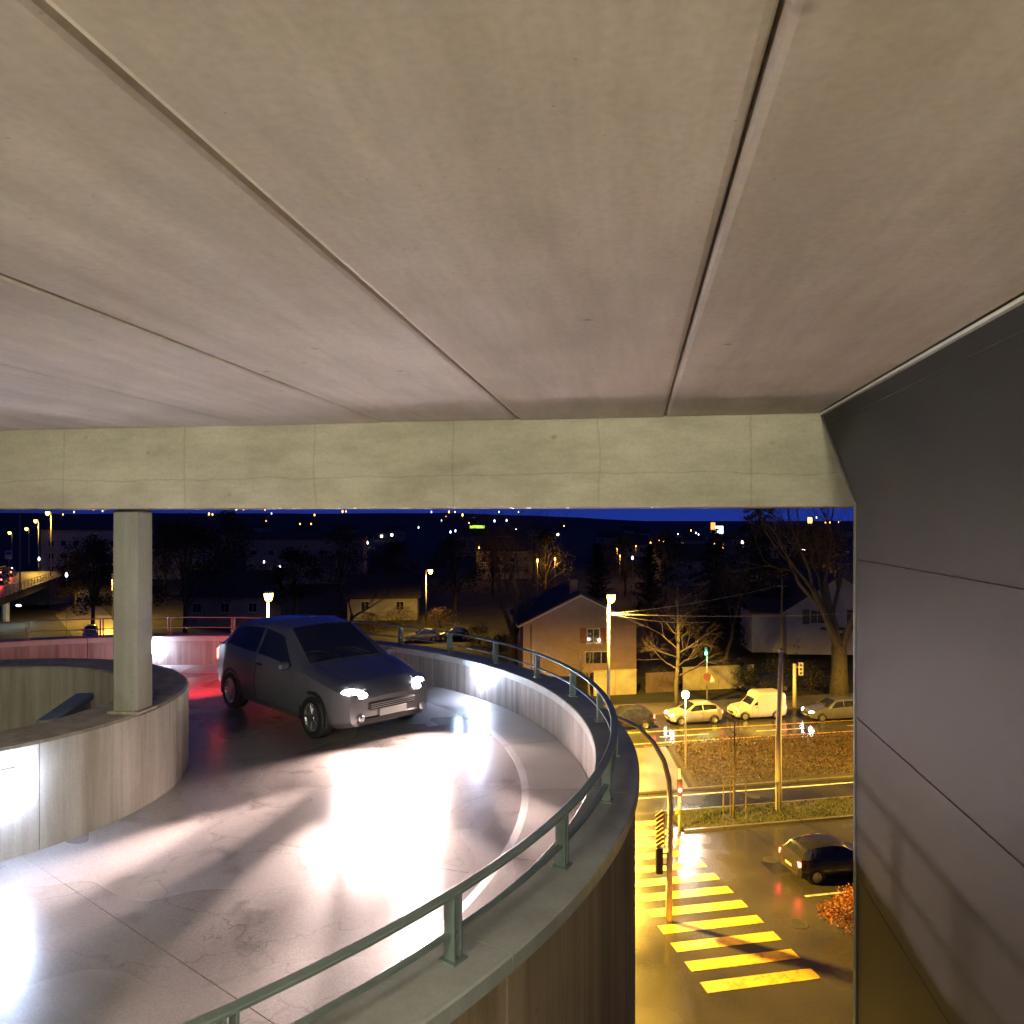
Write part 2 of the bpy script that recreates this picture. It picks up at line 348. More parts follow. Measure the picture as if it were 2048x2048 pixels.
for u_, v_, a_, b_ in ((16.8, 29.0, 2.6, 1.1), (18.6, 24.6, 3.4, .8), (23.5, 31.4, 5.0, .6)):
    mm = MB(); mm.prism([SF(u_, v_), SF(u_ + a_, v_ + .05), SF(u_ + a_ - .1, v_ + b_), SF(u_ + .06, v_ + b_ - .04)], .004, .0075); fixn(mm.build('asphalt_patch', M['busl'], road_near))
# zebra arrows / stop line
line(46.9, 6.0, 6.5, 1.0, road_far, M['yellow'])

def blades(name, uv, n, h, wd, m, label, cat, z0=.1, lean=.5, seed=1):
    rnd = random.Random(seed); mb = MB(); (u0, v0), (u1, v1), (u2, v2), (u3, v3) = uv
    for _ in range(n):
        a, b = rnd.random(), rnd.random()
        u = (u0 * (1 - a) + u1 * a) * (1 - b) + (u3 * (1 - a) + u2 * a) * b; v = (v0 * (1 - a) + v1 * a) * (1 - b) + (v3 * (1 - a) + v2 * a) * b
        x, y = SF(u, v); hh = h * rnd.uniform(.45, 1.1) * (.75 + .5 * mnoise.noise((x * .7, y * .7, 0))); th = rnd.uniform(0, 6.28); q = rnd.uniform(.4, 1) * wd
        dx, dy = math.cos(th) * q, math.sin(th) * q; lx, ly = rnd.uniform(-lean, lean) * hh, rnd.uniform(-lean, lean) * hh
        mb.add([(x - dx, y - dy, z0), (x + dx, y + dy, z0), (x + lx + dx * .3, y + ly + dy * .3, z0 + hh), (x + lx - dx * .3, y + ly - dy * .3, z0 + hh * .93)], [(0, 1, 2, 3)])
    return tag(mb.build(name, m), label, cat, kind='stuff')
quad_sheet('grass_verge', [(15.0, 33.76), (60, 33.76), (60, 35.94), (15.0, 35.94)], .10, M['soil'])
blades('grass', [(15.0, 33.8), (60, 33.8), (60, 35.9), (15.0, 35.9)], 16000, .14, .03, M['grass'], 'short damp grass on the narrow verge beside the crossing', 'grass', .10)
quad_sheet('planting_bed', [(17.8, 38.95), (60, 38.95), (60, 46.45), (19.6, 46.45)], .11, M['soil'])
def leafbed():
    rnd = random.Random(5); mb = MB()
    for _ in range(34000):
        b = rnd.random(); v = 39.1 + 7.2 * b; u = 18.0 + 1.7 * b + rnd.random() * 34
        x, y = SF(u, v); top = .12 + .62 * (.7 + .5 * mnoise.noise((x * .55, y * .55, 3))) * min(1, (v - 38.8) * 1.2, (46.6 - v) * 1.6); z = .12 + (top - .12) * rnd.random() ** .5
        q = Vector((rnd.gauss(0, 1), rnd.gauss(0, 1), rnd.gauss(0, .6))).normalized(); p = q.cross(Vector((rnd.gauss(0, 1), rnd.gauss(0, 1), rnd.gauss(0, 1)))).normalized(); r = rnd.uniform(.03, .075)
        c = Vector((x, y, z)); mb.add([c - q * r, c + p * r * .6, c + q * r, c - p * r * .6], [(0, 1, 2, 3)])
    return mb.build('ground_cover', M['hedge'])
tag(leafbed(), 'rust brown ground cover filling the bed between the two roads', 'ground cover', kind='stuff')

# ================================================================== garage: deck overhead, beam, cladding
ax_ang = math.atan2(246, 1550)
def AB(a, b, z): return (a * math.sin(ax_ang) + b * math.cos(ax_ang), a * math.cos(ax_ang) - b * math.sin(ax_ang), EYE + z)
garage = thing('parking_deck', 'beige concrete parking deck overhead, long ceiling panels ending at a deep beam', 'parking deck', (0, 0, EYE), -ax_ang)
# local frame of the deck: x = b (to the right), y = a (outward), z from eye level
ceil_j = [.258 - 1.287 * k for k in range(-1, 10)]
def ceiling_panel(b0, b1, z, seed):
    gl, gr_ = ((.006, .006) if seed < 2 else (.0015, .006) if seed == 2 else (.0015, .0015)); c, d = (.028, .022) if seed < 3 else (.016, .010)
    if seed == 2: gr_ = .006
    x0, x1 = b0 + gl, b1 - gr_
    prof = [(x0, z + .35), (x0, z + d), (x0 + c * .35, z + .006), (x0 + c, z), (x1 - c, z), (x1 - c * .35, z + .006), (x1, z + d), (x1, z + .35)]
    mb = MB(); mb.loft([[(x, a, zz) for x, zz in prof] for a in (-7.0, 6.872)])
    o = mb.build('ceiling_panel', M['ceil'], garage); return fixn(o)
for k in range(len(ceil_j) - 1):
    b1, b0 = ceil_j[k], ceil_j[k + 1]
    ceiling_panel(b0, b1, .90 + random.Random(k).uniform(-.004, .004), k)
mb = MB(); mb.loft([[(x, a, z) for x in (-13, 5.5)][::1] + [(5.5, a, z2), (-13, a, z2)] for a, z, z2 in ((6.9, .115, 1.26), (7.9, .115, 1.26))])
bo = fixn(mb.build('edge_beam', M['beam'], garage))
mb = MB(); mb.box((-3.75, -.0, 1.33), (18.5, 15.8, .13)); fixn(mb.build('roof_slab', M['floor'], garage))
mb = MB(); mb.box((-3.4, -3.6, -1.78), (18, 8.0, .26)); fixn(mb.build('floor_slab', M['floor'], garage))
mb = MB(); mb.box((-3.75, -7.15, -.3), (18.5, .2, 3.2)); fixn(mb.build('rear_wall', M['floor'], garage))
# dark metal cladding wall on the right
clad = thing('cladding_wall', 'dark grey ribbed metal wall closing the opening on the right', 'wall', (0, 0, EYE), -ax_ang)
def clad_panel(a0, a1, z0, z1, cut=False):
    g = .0016; t0, t1 = 1.564, 1.569
    y0, y1, lo, hi = a0 + g, a1 - g, z0 + g, z1 - g
    mb = MB()
    def edge(z): return 5.87 + (6.89 - 5.87) * max(0, min(1, (z - .125) / (.90 - .125)))
    ys = [(y0, lo)]
    top = [(y0, hi)]
    if cut:
        pts = [(edge(lo) - g, lo)] + ([(edge(.125) - g, .125)] if lo < .125 < hi else []) + [(edge(hi) - g, hi)]
    else: pts = [(y1, lo), (y1, hi)]
    poly = [(y0, lo)] + pts + [(y0, hi)]
    e = .004
    cyy = sum(p[0] for p in poly) / len(poly); czz = sum(p[1] for p in poly) / len(poly)
    def inset(p): return (p[0] + (e if p[0] < cyy else -e), p[1] + (e if p[1] < czz else -e))
    mb.loft([[(t1, y, z) for y, z in poly], [(t0 + e, y, z) for y, z in poly], [(t0, *inset(p)) for p in poly]])
    return fixn(mb.build('metal_panel', M['clad'], clad))
rows = [-14.5 + EYE - EYE] 
zs = [.89, .77, -.28, -1.41, -2.54, -3.67, -4.80, -5.93, -7.06, -8.2, -9.3, -10.4, -11.5, -12.6, -13.6, -14.45]
for i in range(len(zs) - 1):
    off = .0 if i % 2 else .9
    cuts = [-6.0, 99] if i else [-6, -1.2, 2.9, 99]
    for j in range(len(cuts) - 1):
        clad_panel(cuts[j], 5.87 if cuts[j + 1] == 99 else cuts[j + 1], zs[i + 1], zs[i], cuts[j + 1] == 99)
mb = MB(); mb.loft([[(x, y, z) for x in (1.553, 1.625)] + [(1.625, y + .03, z), (1.553, y + .03, z)] for y, z in ((5.868, -14.45), (5.868, .125), (6.862, .88))])
fixn(mb.build('edge_trim', mat('grey_trim', (.09, .088, .085), .5, .1), clad))
mb = MB(); mb.loft([[(x, y, z) for x in (1.570, 1.85)] + [(1.85, y2, z), (1.570, y2, z)] for y, y2, z in ((-6, 5.86, -14.45), (-6, 5.86, .12), (-6, 6.85, .88))])
fixn(mb.build('backing_wall', M['clad'], clad))
mb = MB(); mb.box((1.5535, .43, .893), (.03, 12.86, .018)); fixn(mb.build('sealant_strip', M['frame'], clad))
# battens on the ceiling behind the photographer
for k, (b, lab) in enumerate(((-3.4, 'fluorescent batten on the ceiling, farther from the metal wall'), (.45, 'fluorescent batten on the ceiling, nearer the metal wall'))):
    t = thing('ceiling_lamp', lab, 'lamp', AB(-2.6, b, .78), -ax_ang, 'fluorescent battens under the deck')
    mb = MB(); mb.cbox((0, 0, .07), (1.3, .12, .09), .012); part(mb, 'housing', M['white_metal'], t)
    mb = MB(); mb.tube([(-.6, 0, 0), (.6, 0, 0)], .022, 10); part(mb, 'tube', M['tube'], t, True)

# ================================================================== spiral ramp
C = (-6.61, 8.73)
RZ = EYE - 3.05; CAPZ = EYE - 2.43; RAILZ = EYE - 2.05
def pol(r, deg, z=0): return (C[0] + r * math.cos(R(deg)), C[1] + r * math.sin(R(deg)), z)
rr = tag(bpy.data.objects.new('ramp_road', None), kind='structure'); col.objects.link(rr)
for k in range(18):
    mb = MB(); mb.ring([(2.6, RZ - .35), (7.5, RZ - .35), (7.5, RZ), (6.6, RZ), (4.6, RZ), (2.6, RZ)], C, k * 20 + 2.03, k * 20 + 21.97, 8)
    fixn(mb.build('road_slab', M['deck'], rr))
mb = MB(); mb.ring([(2.6, RZ - .37), (7.5, RZ - .37), (7.5, RZ - .03), (2.6, RZ - .03)], C, 0, 360, 60); fixn(mb.build('slab_bed', M['black'], rr))
kb = tag(bpy.data.objects.new('ramp_kerb', None), kind='structure'); col.objects.link(kb)
for k in range(24):
    mb = MB(); mb.ring([(6.72, RZ - .05), (7.505, RZ - .05), (7.505, RZ + .018), (6.80, RZ + .014), (6.72, RZ + .004)], C, k * 15 + .05, k * 15 + 14.95, 6)
    fixn(mb.build('kerb_segment', M['kerb'], kb))
par = thing('outer_parapet', 'curved concrete parapet with streaked face and wide coping around the ramp', 'parapet', (0, 0, 0))
for k in range(18):
    a0 = 6.4 + k * 20
    mb = MB(); mb.ring([(7.52, RZ + .0), (7.86, RZ), (7.86, CAPZ - .10), (7.52, CAPZ - .10)], C, a0 + .06, a0 + 19.94, 12)
    fixn(mb.build('wall_panel', M['para'], par))
    mb = MB(); mb.ring([(7.50, CAPZ - .10), (7.94, CAPZ - .10), (7.94, CAPZ - .012), (7.928, CAPZ), (7.512, CAPZ + .006), (7.50, CAPZ - .006)], C, a0 + .03, a0 + 19.97, 12)
    fixn(mb.build('coping', M['coping'], par))
    mb = MB(); mb.ring([(7.60, .02), (7.90, .02), (7.90, CAPZ - .102), (7.88, CAPZ - .102), (7.60, RZ - .4)], C, a0 + .08, a0 + 19.92, 12)
    fixn(mb.build('outer_face_panel', M['parao'], par))
gr = thing('guard_rail', 'green steel guard rail with two flat rails curving above the outer parapet', 'railing', (0, 0, 0))
mb = MB(); mb.ring([(7.665, RAILZ - .018), (7.735, RAILZ - .018), (7.735, RAILZ - .004), (7.728, RAILZ), (7.672, RAILZ), (7.665, RAILZ - .004)], C, 0, 360, 144); fixn(mb.build('top_rail', M['rail'], gr))
mb = MB(); mb.ring([(7.68, RAILZ - .232), (7.72, RAILZ - .232), (7.72, RAILZ - .218), (7.68, RAILZ - .218)], C, 0, 360, 144); fixn(mb.build('mid_rail', M['rail'], gr))
pp = None
for k in range(36):
    th = 4.7 + k * 10
    if pp is None:
        p = bpy.data.objects.new('post', None); col.objects.link(p); p.parent = gr
        for sgn in (-1, 1):
            mb = MB(); mb.box((0, sgn * .028, .185), (.075, .012, .37)); mb.build('plate', M['rail'], p)
        mb = MB(); mb.box((0, 0, .006), (.11, .12, .012)); mb.build('foot_plate', M['rail'], p)
        pp = p
    else:
        p = copy_tree(pp, gr)
    p.location = pol(7.70, th, CAPZ + .003); p.rotation_euler = (0, 0, R(th))
inn = thing('inner_parapet', 'round inner concrete wall with broad top around the ramp eye', 'parapet', (0, 0, 0))
IZ = EYE - 2.04
for k in range(9):
    a0 = -75 + k * 40
    mb = MB(); mb.ring([(2.06, RZ - 3.0), (2.74, RZ - 3.0), (2.74, IZ - .025), (2.715, IZ), (2.085, IZ), (2.06, IZ - .025)], C, a0 + .1, a0 + 39.9, 14)
    fixn(mb.build('wall_panel', M['inner'], inn))
mb = MB(); mb.ring([(.0, 0), (2.0, 0), (2.0, EYE - 6.4), (.0, EYE - 6.4)], C, 0, 360, 24); tag(mb.build('ramp_eye_floor', M['floor']), kind='structure')
cl = thing('column', 'square concrete column rising from the inner parapet to the beam', 'column', (-4.06, 8.30, IZ), -ax_ang)
mb = MB(); mb.cbox((0, 0, (2.04 + .115) / 2), (.29, .30, 2.04 + .112), .03); part(mb, 'shaft', M['col'], cl)
mb = MB(); mb.cbox((0, 0, .012), (.36, .36, .03), .008); part(mb, 'base_pad', M['inner'], cl)
sw = thing('stub_wall', 'short low wall with dark capping inside the ramp eye', 'wall', (-4.95, 8.62, RZ - .6), math.atan2(1.2, -.28))
mb = MB(); mb.box((0, 0, .75), (1.25, .14, 1.5)); part(mb, 'wall_body', M['inner'], sw)
mb = MB(); mb.cbox((0, 0, 1.545), (1.3, .2, .09), .012); part(mb, 'capping', M['rail'], sw)
# wall lamps
def wall_lamp(deg, r, z, inward, label):
    face = deg if not inward else deg + 180
    t = thing('wall_lamp', label, 'lamp', pol(r, deg, z), R(face), 'cold white bulkhead lamps on the ramp walls')
    mb = MB(); mb.cbox((.015, 0, 0), (.03, .20, .26), .01); part(mb, 'housing', M['white_metal'], t)
    mb = MB(); mb.cbox((.07, 0, 0), (.08, .17, .23), .035); part(mb, 'diffuser', M['ledw'], t)
    lamp('POINT', 'lamp_light', t, (.45, 0, 0), .8, (.55, .76, 1), .05)
wall_lamp(96.5, 7.52, EYE - 2.66, True, 'cold white wall lamp on the far parapet next to the column')
wall_lamp(36, 7.52, EYE - 2.64, True, 'cold white wall lamp on the parapet below the pink house')
wall_lamp(-41.5, 2.74, EYE - 2.36, False, 'cold white wall lamp on the inner parapet at the left edge')

# ================================================================== vehicles
HATCH = [(0, .50, .34, .58, .44, .60), (.05, .66, .24, .64, .57, .67), (.3, .80, .19, .73, .68, .78), (.85, .845, .18, .85, .74, .90), (1.12, .85, .18, .89, .74, .95), (1.85, .855, .18, .93, .61, 1.40), (2.35, .855, .18, .95, .60, 1.46), (3.1, .855, .18, .98, .58, 1.42), (3.5, .84, .20, 1.0, .56, 1.31), (3.82, .79, .24, .98, .60, 1.02), (3.93, .66, .34, .84, .54, .88)]
ESTATE = [(0, .50, .34, .58, .44, .60), (.05, .68, .24, .64, .57, .67), (.3, .82, .19, .73, .68, .78), (.95, .865, .18, .84, .74, .89), (1.3, .87, .18, .88, .75, .94), (2.05, .875, .18, .93, .62, 1.42), (2.6, .875, .18, .95, .62, 1.48), (3.9, .87, .18, .97, .62, 1.46), (4.25, .85, .20, .98, .62, 1.36), (4.5, .80, .24, .95, .64, 1.0), (4.6, .68, .34, .82, .58, .86)]
VAN = [(0, .52, .34, .62, .46, .64), (.05, .70, .26, .70, .60, .72), (.3, .78, .20, .84, .70, .88), (.95, .80, .19, .94, .74, 1.0), (1.2, .80, .19, .97, .74, 1.04), (1.62, .80, .19, 1.0, .68, 1.52), (1.75, .83, .19, 1.02, .78, 1.80), (1.95, .84, .19, 1.03, .80, 1.92), (3.7, .84, .20, 1.03, .80, 1.92), (3.95, .82, .24, 1.0, .76, 1.80), (4.0, .78, .32, .9, .70, 1.6)]
def car(label, kind, paint, loc, rz, wheels, win, wind, rearw=None, lights_on=True, group=None, beam=0, brake=0, name='car', plate=True, swivel=0):
    """front at local -x ... the car points to local -x; origin on the ground under the middle"""
    L = kind[-1][0]; t = thing(name, label, 'van' if name == 'delivery_van' else 'car', loc, rz, group)
    def par_(x):
        for i in range(len(kind) - 1):
            if kind[i][0] <= x <= kind[i + 1][0]:
                f = (x - kind[i][0]) / (kind[i + 1][0] - kind[i][0]); return [kind[i][j] * (1 - f) + kind[i + 1][j] * f for j in range(6)]
        return list(kind[-1])
    xs = sorted(set([k[0] for k in kind] + [x * .16 for x in range(1, int(L / .16))]))
    def section(p):
        x, wd, zb, zt, wr, zz = p; X = x - L / 2; h = zt - zb
        half = [(wd * .86, zb), (wd * .97, zb + h * .16), (wd, zb + h * .45), (wd * .995, zb + h * .62), (wd * .965, zt), (wr + (wd - wr) * .10, zz - (zz - zt) * .12), (wr * .86, zz), (wr * .45, zz + .018)]
        return [(X, y, z) for y, z in half] + [(X, 0, zz + .024)] + [(X, -y, z) for y, z in reversed(half)]
    mb = MB(); mb.loft([section(par_(x)) for x in xs]); b = mb.build('body', paint, t, True); fixn(b)
    try:
        b.data.set_sharp_from_angle(angle=R(32))
    except Exception: pass
    def side(x, f, sg, e=.006):
        _, wd, zb, zt, wr, zz = par_(x); yt = wr + (wd - wr) * .10; zt2 = zz - (zz - zt) * .12
        return (x - L / 2, sg * (wd * .965 * (1 - f) + yt * f + e), zt * (1 - f) + zt2 * f + e * .4)
    for (x0, x1, f0, f1, sl) in win:
        for sg in (-1, 1):
            n = 5; q = []
            for i in range(n + 1):
                f = i / n; xa = x0 + (x1 - x0) * f
                q.append((side(min(x0 + sl + (x1 - x0 - sl) * f, L), f1, sg), side(xa, f0, sg)))
            mb = MB(); mb.loft([[a, b_] for a, b_ in q], caps=False, closed=False); part(mb, 'side_window', M['glass'], t)
    def slope(x0, x1, name_, wf=.84):
        n = 4; rows_ = []
        for i in range(n + 1):
            x = x0 + (x1 - x0) * i / n; _, wd, zb, zt, wr, zz = par_(x); rows_.append([(x - L / 2 + (-.004 if x0 < L / 2 else .004), y * wr * wf, zz + .030 - .022 * abs(y)) for y in (-1, -.5, 0, .5, 1)])
        mb = MB(); mb.loft(rows_, caps=False, closed=False); part(mb, name_, M['glass'], t)
    slope(*wind, 'windscreen')
    if rearw: slope(*rearw, 'rear_window')
    # wheels
    for x in wheels:
        for sg in (-1, 1):
            yy = sg * (par_(x)[1] - .085); wr_ = bpy.data.objects.new('wheel', None); col.objects.link(wr_); wr_.parent = t; wr_.location = (x - L / 2, yy, .30)
            mb = MB(); mb.loft([[(r * math.cos(k * .3927), sg * y, r * math.sin(k * .3927)) for k in range(16)] for r, y in ((.2, -.1), (.29, -.1), (.30, -.07), (.30, .07), (.285, .1), (.205, .105), (.2, .06))]); fixn(mb.build('tyre', M['dark'], wr_, True))
            mb = MB(); mb.loft([[(r * math.cos(k * .3927), sg * y, r * math.sin(k * .3927)) for k in range(16)] for r, y in ((.205, .06), (.20, .098), (.185, .098), (.17, .075), (.06, .085), (.05, .1), (.005, .1))])
            for k in range(5): mb.box((.115 * math.cos(k * 1.2566), sg * .09, .115 * math.sin(k * 1.2566)), (.15, .02, .04), M=Matrix.Rotation(-k * 1.2566, 3, 'Y'))
            fixn(mb.build('rim', M['chrome'], wr_))
            mb = MB(); mb.loft([[(x - L / 2 + r * math.cos(R(-14 + k * 16)), sg * (par_(x)[1] + y), .30 + r * math.sin(R(-14 + k * 16))) for k in range(14)] for r, y in ((.315, .004), (.365, .004), (.365, -.02), (.315, -.02), (.315, .004))], caps=False, closed=False); part(mb, 'wheel_arch', M['black'], t)
    p0 = par_(.12); pe = par_(L - .1)
    def seam(x0, z0, x1, z1, sg):
        n_ = 6; pts_ = []
        for i_ in range(n_ + 1):
            x = x0 + (x1 - x0) * i_ / n_; z = z0 + (z1 - z0) * i_ / n_; _, wd, zb, zt, wr, zz = par_(x); g_ = (z - zb) / (zt - zb)
            ks = [(0, .86), (.16, .97), (.45, 1), (.62, .995), (1, .965)]; yv = .965
            for (ga, ya), (gb, yb) in zip(ks, ks[1:]):
                if ga <= g_ <= gb: yv = ya + (yb - ya) * (g_ - ga) / (gb - ga)
            pts_.append((x - L / 2, sg * (wd * yv + .001), z))
        mb_ = MB(); mb_.tube(pts_, .006, 4); part(mb_, 'door_seam', M['black'], t)
    for sg in (-1, 1):
        w0, w1 = win[0][0], win[0][1] + .03
        seam(w0 - .02, .30, w0 - .02, par_(w0)[3], sg); seam(w1, .30, w1, par_(w1)[3], sg); seam(w0 - .02, .30, w1, .30, sg)
        mb = MB(); mb.cbox((w1 - .16 - L / 2, sg * (par_(w1)[1] + .012), par_(w1)[3] - .10), (.16, .03, .03), .01); part(mb, 'door_handle', M['black'], t)
    for sg in (-1, 1):
        mb = MB(); mb.loft([[(-L / 2 + .075 + .13 * (.5 + .5 * math.cos(k * .5236)) ** 1.5 + d, sg * (p0[1] - .17 + .17 * q * math.cos(k * .5236)), .645 + .075 * q * math.sin(k * .5236) + .03 * q * math.cos(k * .5236)) for k in range(12)] for q, d in ((1.08, .05), (1.05, -.02), (.92, -.045), (.5, -.06), (.1, -.065))])
        fixn(mb.build('headlight', M['head'] if lights_on else M['chrome'], t))
        mb = MB(); mb.cbox((L / 2 - .06, sg * (pe[1] - .10), .80), (.10, .17, .20 if name != 'delivery_van' else .3), .02); part(mb, 'tail_light', M['tail'] if lights_on else M['redlens'], t)
        mb = MB(); mb.cbox((wind[0] + .22 - L / 2, sg * (par_(wind[0] + .2)[1] + .07), par_(wind[0] + .2)[3] + .04), (.10, .17, .12), .03); part(mb, 'mirror', paint, t)
    mb = MB(); mb.cbox((-L / 2 + .02, 0, .50), (.10, .80, .11), .02); part(mb, 'grille', M['black'], t)
    mb = MB(); mb.cbox((-L / 2 + .05, 0, .31), (.14, 1.1, .12), .03); part(mb, 'bumper', M['black'], t)
    for q in range(3): mb = MB(); mb.box((-L / 2 - .034, 0, .475 + q * .026), (.012, .74, .008)); part(mb, 'grille_bar', M['chrome'], t)
    if swivel:
        _, wd_, zb_, zt_, wr_, zz_ = par_(wind[0] + .02)
        for y0_ in (-.42, .12):
            xb = wind[0] + .16; zb2 = par_(xb)[5] + .045; mb = MB(); mb.tube([(wind[0] - L / 2, y0_, zz_ + .04), (xb - L / 2 - .02, y0_ + .25, zb2), (xb + .02 - L / 2 - .02, y0_ + .5, zb2 + .005)], .008, 5); part(mb, 'wiper', M['black'], t)
        for sg in (-1, 1):
            mb = MB(); mb.lathe([(.055, 0), (.05, .02), (.01, .026)], 12); o_ = part(mb, 'fog_lamp', M['chrome'], t, True); o_.location = (-L / 2 - .01, sg * .52, .36); o_.rotation_euler = (0, R(-90), 0)
        mb = MB(); mb.tube([(L / 2 - 1.0, 0, 1.44), (L / 2 - .8, 0, 1.72)], .006, 5); part(mb, 'aerial', M['black'], t)
        for yy in (-.55, .55): mb = MB(); mb.tube([(-L / 2 + .22, yy * .92, par_(.22)[5] + .012), (-L / 2 + .7, yy, par_(.7)[5] + .014), (-L / 2 + 1.08, yy * 1.05, par_(1.08)[5] + .014)], .005, 4); part(mb, 'bonnet_seam', M['black'], t)
    mb = MB(); mb.cbox((L / 2 - .07, 0, .38), (.16, 1.25, .14), .03); part(mb, 'bumper', M['black'], t)
    if plate:
        mb = MB(); mb.cbox((-L / 2 - .03, 0, .40), (.02, .46, .10), .004); part(mb, 'number_plate', M['plate'], t)
        mb = MB(); mb.cbox((L / 2 + .0, 0, .58), (.03, .46, .11), .004); part(mb, 'number_plate', M['plate'], t)
    for sg in (-1, 1):
        if beam:
            for sw_, e_ in (((swivel - 13, .55), (swivel + 10, .75), (swivel + 36, 1.15)) if swivel else ((0, 1.0),)):
                lamp('SPOT', 'headlight_beam', t, (-L / 2 - .10, sg * (p0[1] - .16), .63), beam * e_, (1, .75, .69), .05, (0, R(83.5), R(-sw_)), spot_size=R(15), spot_blend=.8)
            lamp('SPOT', 'headlight_flood', t, (-L / 2 - .10, sg * (p0[1] - .16), .63), beam * .08, (1, .75, .69), .07, (0, R(66), R(-swivel)), spot_size=R(130), spot_blend=1.0)
        if brake:
            lamp('SPOT', 'brake_light', t, (L / 2 + .06, sg * (pe[1] - .10), .80), brake, (1, .04, .05), .06, (0, R(-86), 0), spot_size=R(150), spot_blend=.6)
    return t
# spot lights point along local -Z; rotated about Y by +82 deg they point to -x and a little down
hw = [(.72, 3.22)]
def hatch(label, paint, loc, rz, **k): return car(label, HATCH, paint, loc, rz, (.72, 3.20), [(1.32, 2.35, .10, .92, .48), (2.42, 3.45, .10, .92, 0)], (1.14, 1.84), (3.16, 3.78), **k)
def estate(label, paint, loc, rz, **k): return car(label, ESTATE, paint, loc, rz, (.82, 3.65), [(1.5, 2.55, .10, .92, .5), (2.62, 3.5, .10, .92, 0), (3.56, 4.2, .10, .92, 0)], (1.32, 2.04), (3.95, 4.46), **k)
th = 45; cc = pol(5.0, th, RZ)
hatch('grey car driving round the ramp with headlights and brake lights lit', M['greycar'], cc, R(th - 90) + math.pi, beam=820, brake=26, swivel=34)
SD = s_ang
def street(u, v, z=0): x, y = SF(u, v); return (x, y, z)
def uv(px, v):
    """distance along the street at which the line v is seen at photo column px"""
    k = (px - 1024) / 1550; return v * (k * .98 + .199) / (.98 - k * .199)
hatch('silver hatchback waiting in the far lane with its headlights lit', M['silver'], street(uv(1386, 52.0), 52.0), SD, beam=3, brake=.5)
car('cream delivery van with tall box body behind the silver hatchback', VAN, M['whitecar'], street(uv(1512, 52.3), 52.3), SD, (.72, 3.2), [(1.3, 1.72, .10, .55, .30)], (1.22, 1.6), None, name='delivery_van', beam=5)
estate('grey estate car half hidden by the metal wall with headlights lit', M['greycar'], street(uv(1668, 50.9), 50.9), SD, beam=4)
hatch('small dark car waiting ahead of the silver hatchback', M['darkcar'], street(uv(1249, 51.6), 51.6), SD, brake=2)
hatch('dark car driving away on the near road with red tail lights', M['darkcar'], street(uv(1664, 28.6), 28.6), SD + math.pi, beam=3, brake=1)
estate('parked dark estate car behind the delivery van', M['darkcar'], (gx(1530, 66), 66, .0), SD, lights_on=False)
hatch('white car parked on the lit side road below the bridge', M['whitecar'], (gx(181, 96), 96, 0), R(118), lights_on=False)
hatch('pale car parked by the street lamp beyond the parapet', M['silver'], (gx(845, 93), 93, 0), R(12), lights_on=False)
hatch('dark car parked nose to tail beside the pale parked car', M['darkcar'], (gx(905, 94), 94, 0), R(12), lights_on=False)

# ================================================================== poles, lamps, signals
def street_lamp(loc, h, label, energy=700, arm=(.9, 0), group='sodium street lamps', rad=.09, light=True):
    t = thing('street_lamp', label, 'street lamp', loc, 0, group)
    mb = MB(); mb.tube([(0, 0, 0), (0, 0, h * .5), (0, 0, h - .1)], [rad, rad * .8, rad * .55], 10); part(mb, 'pole', M['pole'], t, True)
    mb = MB(); mb.tube([(0, 0, h - .3), (arm[0] * .2, arm[1] * .2, h), (arm[0], arm[1], h + .1)], rad * .45, 8); part(mb, 'arm', M['pole'], t, True)
    mb = MB(); mb.lathe([(.02, .16), (.20, .14), (.30, .05), (.30, .0)], 12, (arm[0], arm[1], h)); part(mb, 'hood', M['pole'], t, True)
    mb = MB(); mb.lathe([(.28, -.005), (.27, -.20), (.20, -.45), (.05, -.55)], 12, (arm[0], arm[1], h)); part(mb, 'lamp_globe', M['sodium'], t, True)
    if light: lamp('SPOT', 'lamp_light', t, (arm[0], arm[1], h - .62), energy * .66, (1, .56, .06), .2, spot_size=R(165), spot_blend=.35)
    return t
street_lamp((gx(1217, 52), 52, 0), 9.5, 'sodium street lamp in front of the pink house', 5200, (.15, -.25), rad=.13)
street_lamp((gx(536, 50), 50, 0), 9.8, 'sodium street lamp rising behind the far parapet', 2500, (.1, -.2), rad=.11)
street_lamp((gx(852, 100), 100, 0), 8.1, 'sodium street lamp above the parked pale car', 1100, (.6, -.3))
street_lamp(street(36, 35), 10.0, 'sodium street lamp hidden beyond the metal wall on the verge', 7000, (.2, -.3), rad=.12)
street_lamp(street(6.5, 30), 6.4, 'sodium street lamp hidden behind the ramp beside the crossing', 6000, (.6, .3), rad=.12)
# globe lamp in the median
t = thing('post_lamp', 'slim lamp post with white globe in front of the silver hatchback', 'street lamp', (gx(1371, 45), 45, .1))
mb = MB(); mb.tube([(0, 0, 0), (0, 0, 2), (0, 0, 4.05)], [.06, .05, .04], 8); part(mb, 'pole', M['cream'], t, True)
mb = MB(); mb.lathe([(.03, 4.03), (.16, 4.10), (.21, 4.24), (.16, 4.40), (.03, 4.47)], 12); part(mb, 'globe', M['head'], t, True)
lamp('POINT', 'lamp_light', t, (0, -.1, 4.75), 50, (1, .92, .8), .15)
